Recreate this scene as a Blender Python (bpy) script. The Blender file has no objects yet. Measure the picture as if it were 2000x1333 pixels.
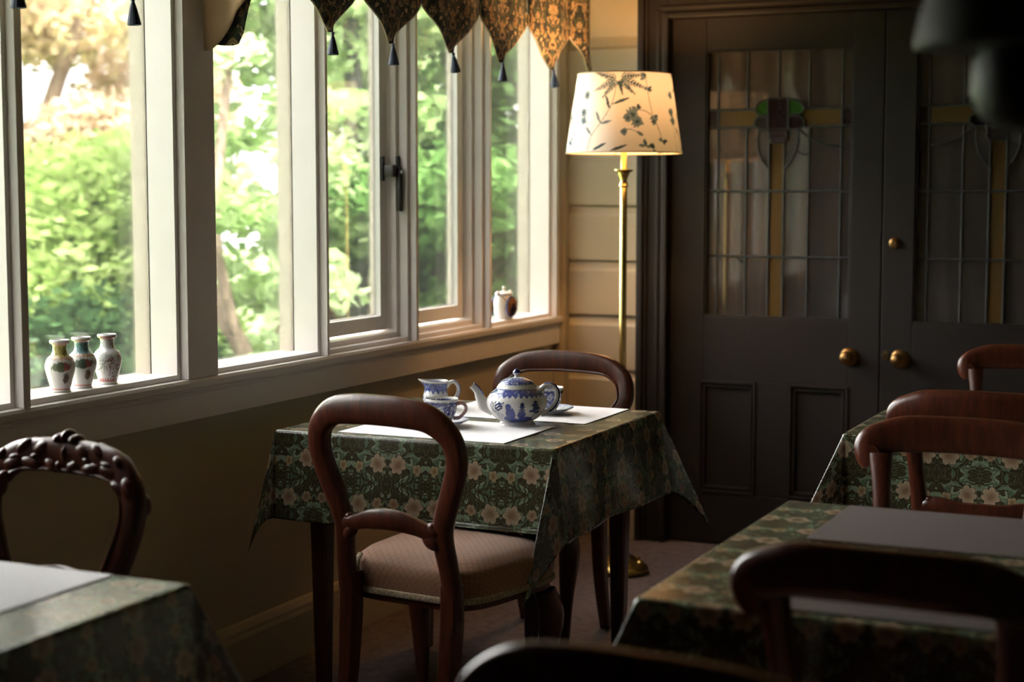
import bpy, bmesh, math, random
import numpy as np
from mathutils import Vector, Matrix
random.seed(7)
RNG = np.random.default_rng(11)
S = bpy.context.scene
COL = S.collection
R = math.radians
PI = math.pi

# ------------------------------------------------------------------ camera
cam_d = bpy.data.cameras.new('camera')
cam_d.sensor_width = 36.0
cam_d.lens = 57.6
cam_d.clip_start = 0.05
cam_d.dof.use_dof = True
cam_d.dof.focus_distance = 4.25
cam_d.dof.aperture_fstop = 2.8
cam = bpy.data.objects.new('camera', cam_d)
COL.objects.link(cam)
cam.location = (2.6, 0.0, 1.38)
cam.rotation_euler = (R(90 - 5.16), 0, R(24.7))
S.camera = cam

# ------------------------------------------------------------------ sky and exposure
SKY = 46.0                               # zenith luminance of the overcast sky
W = bpy.data.worlds.new('overcast_sky')
S.world = W
W.use_nodes = True
bg = W.node_tree.nodes['Background']
# overcast luminance: (1 + 2 sin(elevation)) / 3 of the zenith value
bg.inputs['Color'].default_value = (1.0, 0.965, 0.97, 1)
_wt = W.node_tree
_tc = _wt.nodes.new('ShaderNodeTexCoord'); _sp = _wt.nodes.new('ShaderNodeSeparateXYZ')
_wt.links.new(_tc.outputs['Generated'], _sp.inputs[0])
_mx = _wt.nodes.new('ShaderNodeMath'); _mx.operation = 'MAXIMUM'; _mx.inputs[1].default_value = 0.0
_wt.links.new(_sp.outputs[2], _mx.inputs[0])
_ma = _wt.nodes.new('ShaderNodeMath'); _ma.operation = 'MULTIPLY_ADD'
_ma.inputs[1].default_value = SKY * 2 / 3; _ma.inputs[2].default_value = SKY / 3
_wt.links.new(_mx.outputs[0], _ma.inputs[0]); _wt.links.new(_ma.outputs[0], bg.inputs['Strength'])
sun_d = bpy.data.lights.new('sun_offscreen', 'SUN')
sun_d.energy = 96.0
sun_d.angle = R(25)
sun_d.color = (1.0, .96, .88)
sun = bpy.data.objects.new('sun_offscreen', sun_d)
COL.objects.link(sun)
sun.rotation_euler = Vector((.55, -.30, 1.0)).to_track_quat('Z', 'Y').to_euler()   # high, over the roof
vs = S.view_settings
vs.view_transform = 'Standard'
vs.look = 'None'
vs.gamma = 1.0
vs.use_curve_mapping = False
vs.exposure = 0.35
S.cycles.max_bounces = 10
S.cycles.diffuse_bounces = 5
S.cycles.transparent_max_bounces = 24
S.cycles.caustics_reflective = False
S.cycles.caustics_refractive = False
S.cycles.sample_clamp_indirect = 6.0


# ------------------------------------------------------------------ node helpers
class X:
    """a socket that can be used in arithmetic"""
    def __init__(self, nt, s): self.nt, self.s = nt, s
    def _m(self, op, *o, clamp=False):
        n = self.nt.nodes.new('ShaderNodeMath'); n.operation = op; n.use_clamp = clamp
        for i, v in enumerate((self,) + o):
            if isinstance(v, X): self.nt.links.new(v.s, n.inputs[i])
            else: n.inputs[i].default_value = v
        return X(self.nt, n.outputs[0])
    def __add__(a, b): return a._m('ADD', b)
    def __radd__(a, b): return a._m('ADD', b)
    def __sub__(a, b): return a._m('SUBTRACT', b)
    def __rsub__(a, b): return (a * -1.0) + b
    def __mul__(a, b): return a._m('MULTIPLY', b)
    def __rmul__(a, b): return a._m('MULTIPLY', b)
    def __truediv__(a, b): return a._m('DIVIDE', b)
    def sin(a): return a._m('SINE')
    def cos(a): return a._m('COSINE')
    def abs(a): return a._m('ABSOLUTE')
    def frac(a): return a._m('FRACT')
    def floor(a): return a._m('FLOOR')
    def sqrt(a): return a._m('SQRT')
    def max(a, b): return a._m('MAXIMUM', b)
    def min(a, b): return a._m('MINIMUM', b)
    def atan2(a, b): return a._m('ARCTAN2', b)
    def pingpong(a, b): return a._m('PINGPONG', b)
    def step(a, lo, hi):
        n = a.nt.nodes.new('ShaderNodeMapRange'); n.interpolation_type = 'SMOOTHSTEP'
        a.nt.links.new(a.s, n.inputs[0])
        n.inputs[1].default_value = lo; n.inputs[2].default_value = hi
        n.inputs[3].default_value = 0; n.inputs[4].default_value = 1
        return X(a.nt, n.outputs[0])


class Mat:
    def __init__(self, name):
        self.m = bpy.data.materials.new(name); self.m.use_nodes = True
        self.nt = self.m.node_tree
        self.b = self.nt.nodes['Principled BSDF']
        self.out = self.nt.nodes['Material Output']
    def n(self, t): return self.nt.nodes.new(t)
    def link(self, a, b): self.nt.links.new(a.s if isinstance(a, X) else a, b)
    def coord(self, kind='Object'):
        tc = self.n('ShaderNodeTexCoord'); return tc.outputs[kind]
    def scaled(self, sock, sc):
        mp = self.n('ShaderNodeMapping'); self.link(sock, mp.inputs[0]); mp.inputs['Scale'].default_value = sc
        return mp.outputs[0]
    def xyz(self, sock):
        s = self.n('ShaderNodeSeparateXYZ'); self.link(sock, s.inputs[0])
        return [X(self.nt, o) for o in s.outputs]
    def noise(self, sock, scale, detail=3, rough=.55, dist=0.0):
        t = self.n('ShaderNodeTexNoise'); self.link(sock, t.inputs['Vector'])
        t.inputs['Scale'].default_value = scale; t.inputs['Detail'].default_value = detail
        t.inputs['Roughness'].default_value = rough; t.inputs['Distortion'].default_value = dist
        return X(self.nt, t.outputs[0])
    def mix(self, fac, a, b):
        t = self.n('ShaderNodeMix'); t.data_type = 'RGBA'
        self.link(fac, t.inputs[0]) if isinstance(fac, X) else setattr(t.inputs[0], 'default_value', fac)
        for v, i in ((a, 6), (b, 7)):
            if isinstance(v, tuple): t.inputs[i].default_value = (*v, 1)
            else: self.link(v, t.inputs[i])
        return t.outputs[2]
    def color(self, c):
        if isinstance(c, tuple): self.b.inputs['Base Color'].default_value = (*c, 1)
        else: self.link(c, self.b.inputs['Base Color'])
    def set(self, **k):
        for a, v in k.items(): self.b.inputs[a.replace('_', ' ')].default_value = v
        return self
    def bump(self, h, strength=.3, dist=.002):
        t = self.n('ShaderNodeBump'); t.inputs['Strength'].default_value = strength; t.inputs['Distance'].default_value = dist
        self.link(h, t.inputs['Height']); self.link(t.outputs[0], self.b.inputs['Normal'])
    def vcol(self, name='Col'):
        a = self.n('ShaderNodeVertexColor'); a.layer_name = name; return a.outputs[0]


M = {}

def paint(name, c, rough=.45, var=.06, spec=.4):
    k = Mat(name); o = k.coord()
    nz = k.noise(o, 9, 4)
    k.color(k.mix(nz, tuple(v * (1 - var) for v in c), tuple(min(1, v * (1 + var)) for v in c)))
    k.set(Roughness=rough, Specular_IOR_Level=spec); k.bump(k.noise(o, 140, 3), .08, .0008)
    M[name] = k.m

def make_materials():
    paint('trim_white', (.77, .715, .68), .38)
    paint('sash_white', (.76, .73, .68), .36)
    paint('outside_cream', (.72, .62, .50), .5)
    paint('board_cream', (.50, .425, .30), .5)
    paint('ceiling_paint', (.30, .25, .19), .7)
    paint('far_wall_paint', (.24, .20, .175), .7)
    paint('door_dark', (.018, .0145, .0125), .5, .15, .25)
    # mahogany
    for nm, c1, c2 in (('mahogany', (.030, .0066, .0034), (.092, .022, .0095)),):
        k = Mat(nm); o = k.coord()
        g = k.noise(k.scaled(o, (14, 14, 2.2)), 5, 6, .6, .6)
        f = k.noise(k.scaled(o, (60, 60, 5)), 8, 3, .6)
        k.color(k.mix((g * .75 + f * .25).step(.3, .72), c1, c2))
        k.set(Roughness=.30, Coat_Weight=.12, Coat_Roughness=.10, Specular_IOR_Level=.4)
        M[nm] = k.m
    # brass
    k = Mat('brass'); nz = k.noise(k.coord(), 30, 3)
    k.color(k.mix(nz, (.62, .43, .13), (.80, .60, .24))); k.set(Metallic=1.0, Roughness=.2); M['brass'] = k.m
    k = Mat('old_brass'); nz = k.noise(k.coord(), 45, 3)
    k.color(k.mix(nz, (.16, .085, .032), (.30, .18, .065))); k.set(Metallic=1.0, Roughness=.36); M['old_brass'] = k.m
    k = Mat('black_iron'); nz = k.noise(k.coord(), 80, 3)
    k.color(k.mix(nz, (.012, .009, .008), (.03, .022, .018))); k.set(Roughness=.4, Metallic=.3); M['black_iron'] = k.m
    k = Mat('steel'); nz = k.noise(k.coord(), 80, 2)
    k.color(k.mix(nz, (.5, .5, .5), (.7, .7, .68))); k.set(Roughness=.3, Metallic=1); M['steel'] = k.m
    k = Mat('lead_came'); nz = k.noise(k.coord(), 120, 2)
    k.color(k.mix(nz, (.014, .015, .014), (.035, .036, .034))); k.set(Roughness=.55, Metallic=.2); M['lead_came'] = k.m
    # carpet
    k = Mat('carpet'); o = k.coord()
    a = k.noise(o, 260, 2, .7); b = k.noise(o, 30, 3); c = k.noise(o, 2.2, 3)
    k.color(k.mix((a * .6 + b * .25 + c * .15).step(.36, .64), (.085, .060, .056), (.235, .180, .175)))
    k.set(Roughness=.95); k.bump(a, .8, .004); M['carpet'] = k.m
    # window glass: thin pane, see-through with its own reflection
    def thin(name, tint, refl=1.0, rough=0.0, bumpy=None, dust=0.0):
        k = Mat(name)
        t = k.n('ShaderNodeBsdfTransparent'); t.inputs[0].default_value = (*tint, 1)
        g = k.n('ShaderNodeBsdfGlossy'); g.inputs['Roughness'].default_value = rough
        f = k.n('ShaderNodeFresnel'); f.inputs[0].default_value = 1.5
        mx = k.n('ShaderNodeMixShader')
        fr = X(k.nt, f.outputs[0]) * refl
        k.link(fr, mx.inputs[0]); k.link(t.outputs[0], mx.inputs[1]); k.link(g.outputs[0], mx.inputs[2])
        last = mx.outputs[0]
        if bumpy:
            v = k.n('ShaderNodeTexVoronoi'); k.link(k.coord(), v.inputs['Vector']); v.inputs['Scale'].default_value = bumpy
            bp = k.n('ShaderNodeBump'); bp.inputs['Strength'].default_value = .6; bp.inputs['Distance'].default_value = .002
            k.link(v.outputs[0], bp.inputs['Height'])
            k.link(bp.outputs[0], g.inputs['Normal'])
        if dust:
            d = k.n('ShaderNodeBsdfDiffuse'); d.inputs[0].default_value = (.8, .8, .8, 1)
            mm = k.n('ShaderNodeMixShader'); mm.inputs[0].default_value = dust
            k.link(last, mm.inputs[1]); k.link(d.outputs[0], mm.inputs[2]); last = mm.outputs[0]
        k.link(last, k.out.inputs['Surface'])
        M[name] = k.m
    thin('window_glass', (.97, .985, .975), .9, 0, None, .012)
    thin('clear_leaded_glass', (.90, .88, .86), 1.1, .03, None, .03)
    thin('seedy_glass', (.62, .60, .57), 1.0, .12, 160, .05)
    for nm, c in (('gold_glass', (.56, .36, .11)), ('ruby_glass', (.09, .012, .012)), ('green_glass', (.07, .36, .03)),
                  ('purple_glass', (.045, .018, .035)), ('mauve_glass', (.16, .11, .13)), ('grey_glass', (.10, .10, .11))):
        thin(nm, c, .9, .12, 150, .0)
        k = M[nm].node_tree
        d = k.nodes.new('ShaderNodeBsdfDiffuse'); d.inputs[0].default_value = (*[v * .55 for v in c], 1)
        mm = k.nodes.new('ShaderNodeMixShader'); mm.inputs[0].default_value = .28
        o = k.nodes['Material Output']; src = o.inputs[0].links[0].from_socket
        k.links.new(src, mm.inputs[1]); k.links.new(d.outputs[0], mm.inputs[2]); k.links.new(mm.outputs[0], o.inputs[0])
    # net curtain
    k = Mat('net_curtain'); o = k.coord(); nz = k.noise(o, 240, 2)
    t = k.n('ShaderNodeBsdfTranslucent'); d = k.n('ShaderNodeBsdfDiffuse')
    cc = k.mix(nz, (.80, .745, .715), (.84, .785, .755))
    k.link(cc, d.inputs[0]); k.link(cc, t.inputs[0])
    mx = k.n('ShaderNodeMixShader'); mx.inputs[0].default_value = .18
    k.link(d.outputs[0], mx.inputs[1]); k.link(t.outputs[0], mx.inputs[2]); k.link(mx.outputs[0], k.out.inputs[0]); M['net_curtain'] = k.m
    # floral oilcloth (own floral design: mirrored stems, leaves and open flowers)
    k = Mat('floral_oilcloth'); u, v, _ = k.xyz(k.coord('UV'))
    T = .215
    px = (u / T).pingpong(.5); py = (v / (T * .95)).frac()
    py2 = (py - .5).abs()
    cv2 = k.n('ShaderNodeCombineXYZ'); k.link(px, cv2.inputs[0]); k.link(py2, cv2.inputs[1])
    wob = k.noise(cv2.outputs[0], 4.2, 1, .5); wob2 = k.noise(cv2.outputs[0], 7.5, 1, .5)
    swirl = ((px * 26.0 + wob * 22.0 + py2 * 13.0).sin())
    swirl2 = ((py2 * 34.0 + wob2 * 22.0 - px * 10.0).sin())
    leaf = swirl.step(-.15, .12) * (swirl2 * -1.0).step(-.85, -.55)
    vein = swirl.step(.93, .99)
    base = k.mix(k.noise(cv2.outputs[0], 26, 2), (.012, .013, .008), (.055, .044, .022))
    thin2 = (swirl2.abs() * -1.0).step(-.30, -.08)
    base = k.mix(thin2 * .7, base, (.12, .13, .07))
    green = k.mix(wob2.step(.35, .65), (.070, .105, .062), (.175, .215, .140))
    c = k.mix(leaf, base, green)
    c = k.mix(vein * leaf * .6, c, (.04, .06, .035))
    for fx, fy, rad, lob, col1, col2 in ((.135, .25, .112, 7.0, (.29, .215, .145), (.165, .10, .058)), (.365, .73, .115, 6.0, (.27, .21, .145), (.15, .095, .052)),
                                    (.385, .20, .062, 5.0, (.25, .195, .11), (.15, .085, .04)), (.105, .76, .066, 5.0, (.24, .17, .105), (.14, .08, .04))):
        dx = px - fx + (wob2 - .5) * .06; dy = py - fy + (wob - .5) * .06
        r = (dx * dx + dy * dy * .85).sqrt(); a = dy.atan2(dx)
        rr = r / (((a * (lob * .5) + fx * 9.0).cos().abs()) * .30 + .80) / rad
        inside = (rr * -1.0).step(-1.02, -.96)
        line = ((a * (lob * .5) + fx * 9.0).cos().abs() * -1.0).step(-.22, -.04).max(((a * (lob * 2.5)).sin()).step(.75, .98) * .6) * rr.step(.12, .4)
        fc = k.mix(rr.step(.05, .85), col2, col1)
        fc = k.mix(line * .7, fc, (.16, .09, .05))
        fc = k.mix(rr.step(.90, .97), fc, (.03, .022, .014))
        c = k.mix(inside, c, fc)
    k.color(c); k.set(Roughness=.22, Specular_IOR_Level=.5)
    k.bump(k.noise(k.coord('UV'), 500, 2), .08, .0006)
    M['floral_oilcloth'] = k.m
    # valance tapestry
    k = Mat('tapestry'); u, v, _ = k.xyz(k.coord('UV'))
    px = (u / .13).pingpong(1.0); py = v / .13
    cv2 = k.n('ShaderNodeCombineXYZ'); k.link(px, cv2.inputs[0]); k.link(py, cv2.inputs[1])
    w1 = k.noise(cv2.outputs[0], 3.0, 1); w2 = k.noise(cv2.outputs[0], 5.0, 1)
    s1 = (px * 8.0 + w1 * 17.0 - py * 2.0).sin(); s2 = (py * 9.0 + w2 * 15.0 + px * 4.0).sin()
    c = k.mix(w2.step(.4, .62), (.014, .014, .020), (.055, .066, .036))
    tan = s1.step(.05, .2) * s2.step(-.5, -.3)
    c = k.mix(tan, c, k.mix(w1.step(.35, .65), (.30, .185, .085), (.50, .35, .19)))
    c = k.mix((s2.abs() * -1.0).step(-.2, -.08) * .8, c, (.05, .055, .03))
    c = k.mix(s1.step(.9, .97) * .7, c, (.05, .03, .02))
    k.color(c); k.set(Roughness=.9)
    weave = k.noise(k.scaled(k.coord('UV'), (1, 1, 1)), 700, 1)
    k.bump(weave, .4, .001); M['tapestry'] = k.m
    k = Mat('lining_tan'); u, v, _ = k.xyz(k.coord('UV'))
    k.color(k.mix((v * 2200.0).sin().step(-.6, .6), (.36, .22, .125), (.47, .30, .175))); k.set(Roughness=.9)
    k.bump((v * 2200.0).sin(), .35, .001); M['lining_tan'] = k.m
    k = Mat('piping_cream'); nz = k.noise(k.coord(), 300, 2)
    k.color(k.mix(nz, (.36, .28, .18), (.5, .4, .28))); k.set(Roughness=.85); M['piping_cream'] = k.m
    k = Mat('tassel_blue'); nz = k.noise(k.scaled(k.coord(), (1, 1, .15)), 500, 2)
    k.color(k.mix(nz, (.012, .017, .035), (.05, .065, .115))); k.set(Roughness=.75); M['tassel_blue'] = k.m
    # seat damask
    k = Mat('seat_damask'); u, v, _ = k.xyz(k.coord('UV'))
    p = (u + v) * 150.0; q = (u - v) * 150.0
    lines = (p.sin().abs() * -1.0).step(-.30, -.05).max((q.sin().abs() * -1.0).step(-.30, -.05))
    wv = k.noise(k.coord('UV'), 420, 2)
    c = k.mix(wv, (.21, .085, .034), (.34, .155, .070))
    k.color(k.mix(lines * .62, c, (.085, .04, .02))); k.set(Roughness=.75); k.b.inputs['Sheen Weight'].default_value = .25
    k.bump(lines * -1.0 + wv * .3, .35, .0012); M['seat_damask'] = k.m
    k = Mat('braid'); nz = k.noise(k.coord(), 220, 2); nw = k.noise(k.coord(), 500, 1)
    k.color(k.mix(nz.step(.35, .65), (.25, .18, .10), (.52, .42, .28))); k.set(Roughness=.85); k.bump(nw, .8, .002); M['braid'] = k.m
    # woven mats
    for nm, c1, c2 in (('mat_white', (.74, .715, .715), (.90, .885, .89)), ('mat_taupe', (.055, .044, .043), (.15, .125, .122))):
        k = Mat(nm); u, v, _ = k.xyz(k.coord('Object'))
        fq = 1100.0 if nm == 'mat_white' else 640.0
        w = ((u * fq).sin() * (v * fq).sin())
        k.color(k.mix(w.step(-.7, .7), c1, c2)); k.set(Roughness=.5); k.bump(w, .4, .0008); M[nm] = k.m
    # glazed china with printed colours held on the mesh
    k = Mat('china_print'); k.color(k.vcol()); k.set(Roughness=.10, Coat_Weight=.5, Coat_Roughness=.03); M['china_print'] = k.m
    k = Mat('china_white'); nz = k.noise(k.coord(), 40, 2)
    k.color(k.mix(nz, (.74, .72, .70), (.80, .78, .76))); k.set(Roughness=.1, Coat_Weight=.4, Coat_Roughness=.03); M['china_white'] = k.m
    k = Mat('china_blue'); nz = k.noise(k.coord(), 220, 2)
    k.color(k.mix(nz.step(.45, .6), (.02, .028, .12), (.06, .08, .24))); k.set(Roughness=.1, Coat_Weight=.4); M['china_blue'] = k.m
    k = Mat('china_pink'); nz = k.noise(k.coord(), 80, 2)
    k.color(k.mix(nz, (.42, .20, .20), (.62, .42, .40))); k.set(Roughness=.12, Coat_Weight=.4); M['china_pink'] = k.m
    # lampshade linen
    k = Mat('shade_linen'); vc = k.vcol()
    d = k.n('ShaderNodeBsdfDiffuse'); t = k.n('ShaderNodeBsdfTranslucent'); mx = k.n('ShaderNodeMixShader')
    k.link(vc, d.inputs[0]); k.link(vc, t.inputs[0]); mx.inputs[0].default_value = .085
    k.link(d.outputs[0], mx.inputs[1]); k.link(t.outputs[0], mx.inputs[2]); k.link(mx.outputs[0], k.out.inputs[0]); M['shade_linen'] = k.m
    k = Mat('bulb_glass'); k.color((1, .8, .55)); k.b.inputs['Emission Color'].default_value = (1, .62, .26, 1)
    nzb = k.noise(k.coord(), 5, 1); k.link(nzb * 2.0 + 9.0, k.b.inputs['Emission Strength']); M['bulb_glass'] = k.m
    # garden
    k = Mat('foliage'); vc = k.vcol()
    d = k.n('ShaderNodeBsdfDiffuse'); t = k.n('ShaderNodeBsdfTranslucent'); mx = k.n('ShaderNodeMixShader')
    k.link(vc, d.inputs[0]); k.link(vc, t.inputs[0]); mx.inputs[0].default_value = .45
    k.link(d.outputs[0], mx.inputs[1]); k.link(t.outputs[0], mx.inputs[2]); k.link(mx.outputs[0], k.out.inputs[0]); M['foliage'] = k.m
    for nm, c1, c2 in (('bark_brown', (.12, .085, .06), (.34, .25, .19)), ('bark_grey', (.075, .075, .075), (.19, .185, .18))):
        k = Mat(nm); nz = k.noise(k.scaled(k.coord(), (9, 9, 2)), 4, 5)
        k.color(k.mix(nz.step(.3, .7), c1, c2)); k.set(Roughness=.9); k.bump(nz, .6, .02); M[nm] = k.m
    k = Mat('lawn'); nz = k.noise(k.coord(), 3, 6); k.color(k.mix(nz.step(.3, .7), (.07, .13, .03), (.19, .26, .09))); k.set(Roughness=.95); M['lawn'] = k.m
    k = Mat('shade_bronze'); nz = k.noise(k.coord(), 20, 3)
    k.color(k.mix(nz, (.012, .010, .008), (.024, .019, .014))); k.set(Roughness=.6, Specular_IOR_Level=.3); M['shade_bronze'] = k.m

make_materials()


# ------------------------------------------------------------------ mesh helpers
def mesh(name, v, f, mat=None, parent=None, smooth=False, uv=None, col=None, loc=None):
    me = bpy.data.meshes.new(name)
    me.from_pydata([tuple(map(float, p)) for p in v], [], f)
    if mat: me.materials.append(M[mat])
    if smooth: me.polygons.foreach_set('use_smooth', [True] * len(me.polygons))
    vi = None
    if uv is not None or col is not None:
        vi = np.empty(len(me.loops), int); me.loops.foreach_get('vertex_index', vi)
    if uv is not None:
        l = me.uv_layers.new(name='UVMap'); l.data.foreach_set('uv', np.asarray(uv, float)[vi].ravel())
    if col is not None:
        a = me.color_attributes.new('Col', 'FLOAT_COLOR', 'POINT')
        c = np.ones((len(v), 4)); c[:, :3] = col; a.data.foreach_set('color', c.ravel())
    me.update()
    o = bpy.data.objects.new(name, me); COL.objects.link(o)
    if parent: o.parent = parent
    if loc is not None: o.location = loc
    return o

def tag(o, label, cat, group=None, kind=None):
    o['label'] = label; o['category'] = cat
    if group: o['group'] = group
    if kind: o['kind'] = kind
    return o

def thing(name, label, cat, loc=(0, 0, 0), rz=0, group=None, kind=None):
    o = bpy.data.objects.new(name, None); COL.objects.link(o)
    o.location = loc; o.rotation_euler = (0, 0, rz); o.empty_display_size = .1
    return tag(o, label, cat, group, kind)

class MB:
    def __init__(self): self.v = []; self.f = []; self.uv = []
    def add(self, v, f):
        n = len(self.v); self.v += [tuple(p) for p in v]; self.f += [tuple(i + n for i in q) for q in f]; return self
    def box(self, x0, x1, y0, y1, z0, z1, ch=0.0):
        if ch <= 0:
            v = [(x, y, z) for x in (x0, x1) for y in (y0, y1) for z in (z0, z1)]
            f = [(0, 1, 3, 2), (4, 6, 7, 5), (0, 4, 5, 1), (2, 3, 7, 6), (0, 2, 6, 4), (1, 5, 7, 3)]
            return self.add(v, f)
        bm = bmesh.new(); bmesh.ops.create_cube(bm, size=1)
        for q in bm.verts: q.co = Vector(((x0 + x1) / 2 + q.co.x * (x1 - x0), (y0 + y1) / 2 + q.co.y * (y1 - y0), (z0 + z1) / 2 + q.co.z * (z1 - z0)))
        bmesh.ops.bevel(bm, geom=bm.edges[:], offset=ch, segments=2, profile=.6, affect='EDGES')
        bm.verts.index_update()
        self.add([q.co[:] for q in bm.verts], [tuple(q.index for q in p.verts) for p in bm.faces]); bm.free(); return self
    def ring(self, y0, y1, z0, z1, w, x0, x1):
        """rectangular frame in the YZ plane, member width w, from depth x0 to x1"""
        v = []
        for x in (x0, x1):
            v += [(x, y0, z0), (x, y1, z0), (x, y1, z1), (x, y0, z1)]
            v += [(x, y0 + w, z0 + w), (x, y1 - w, z0 + w), (x, y1 - w, z1 - w), (x, y0 + w, z1 - w)]
        f = []
        for i in range(4):
            j = (i + 1) % 4
            f += [(i, i + 4, j + 4, j), (8 + i, 8 + j, 12 + j, 12 + i), (i, j, 8 + j, 8 + i), (4 + i, 12 + i, 12 + j, 4 + j)]
        return self.add(v, f)
    def lathe(self, prof, n=40, sx=1, sy=1, cx=0, cy=0, cz=0):
        v = []; f = []
        for r, z in prof:
            for i in range(n):
                a = 2 * PI * i / n; v.append((cx + r * math.cos(a) * sx, cy + r * math.sin(a) * sy, cz + z))
        for k in range(len(prof) - 1):
            for i in range(n):
                j = (i + 1) % n; f.append((k * n + i, k * n + j, (k + 1) * n + j, (k + 1) * n + i))
        f.append(tuple(range(n - 1, -1, -1))); f.append(tuple((len(prof) - 1) * n + i for i in range(n)))
        return self.add(v, f)
    def sweep(self, path, hw, hd=None, seg=14, e=2.0, ref=(0, 1, 0), cap=True):
        P = [Vector(p) for p in path]; n = len(P)
        hw = hw if hasattr(hw, '__len__') else [hw] * n
        hd = hw if hd is None else (hd if hasattr(hd, '__len__') else [hd] * n)
        ref = Vector(ref); v = []; f = []
        for i in range(n):
            t = (P[min(i + 1, n - 1)] - P[max(i - 1, 0)]).normalized()
            a = t.cross(ref)
            if a.length < 1e-4: a = t.orthogonal()
            a.normalize(); b = a.cross(t).normalized()
            for s in range(seg):
                th = 2 * PI * s / seg; c, q = math.cos(th), math.sin(th)
                c = math.copysign(abs(c) ** (2 / e), c); q = math.copysign(abs(q) ** (2 / e), q)
                v.append(P[i] + a * (hw[i] * c) + b * (hd[i] * q))
        for i in range(n - 1):
            for s in range(seg):
                t = (s + 1) % seg; f.append((i * seg + s, i * seg + t, (i + 1) * seg + t, (i + 1) * seg + s))
        if cap: f.append(tuple(range(seg - 1, -1, -1))); f.append(tuple((n - 1) * seg + s for s in range(seg)))
        return self.add(v, f)
    def blob(self, c, r, rot=None, n=10, m=8):
        v = []; f = []
        for k in range(m + 1):
            ph = PI * k / m
            for i in range(n):
                a = 2 * PI * i / n
                p = Vector((r[0] * math.sin(ph) * math.cos(a), r[1] * math.sin(ph) * math.sin(a), r[2] * math.cos(ph)))
                if rot: p = rot @ p
                v.append(p + Vector(c))
        for k in range(m):
            for i in range(n):
                j = (i + 1) % n; f.append((k * n + i, (k + 1) * n + i, (k + 1) * n + j, k * n + j))
        return self.add(v, f)
    def prism(self, poly, y0, y1):
        """polygon in XZ extruded along Y"""
        n = len(poly)
        v = [(x, y0, z) for x, z in poly] + [(x, y1, z) for x, z in poly]
        f = [tuple(range(n)), tuple(range(2 * n - 1, n - 1, -1))] + [(i, n + i, n + (i + 1) % n, (i + 1) % n) for i in range(n)]
        return self.add(v, f)
    def extrude_y(self, poly_xz, y0, y1): return self.prism(poly_xz, y0, y1)
    def build(self, name, mat, parent=None, smooth=False, loc=None):
        o = mesh(name, self.v, self.f, mat, parent, smooth, loc=loc)
        bm = bmesh.new(); bm.from_mesh(o.data); bmesh.ops.recalc_face_normals(bm, faces=bm.faces); bm.to_mesh(o.data); bm.free()
        if smooth:
            o.data.set_sharp_from_angle(angle=R(38))
        return o

def crom(pts, n):
    """Catmull-Rom through points of any dimension, n samples"""
    P = [np.asarray(p, float) for p in pts]; P = [2 * P[0] - P[1]] + P + [2 * P[-1] - P[-2]]
    out = []; m = len(P) - 3
    for k in range(n):
        t = k / (n - 1) * m; i = min(int(t), m - 1); t -= i
        a, b, c, d = P[i:i + 4]
        out.append(.5 * ((2 * b) + (-a + c) * t + (2 * a - 5 * b + 4 * c - d) * t * t + (-a + 3 * b - 3 * c + d) * t ** 3))
    return out

def copy_tree(o, parent=None):
    c = o.copy(); COL.objects.link(c); c.parent = parent
    for ch in o.children: copy_tree(ch, c)
    return c


# ------------------------------------------------------------------ the room
XR, YN, ZC, YD = 4.7, -1.6, 2.62, 6.10
ZS, ZH = .89, 2.16                      # window opening, sill and head
OPEN = [(2.33, 2.90), (2.925, 3.53), (3.665, 4.232), (4.247, 4.803), (4.82, 5.37), (5.385, 5.98)]
CASEMENT = (3, 4)

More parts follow.
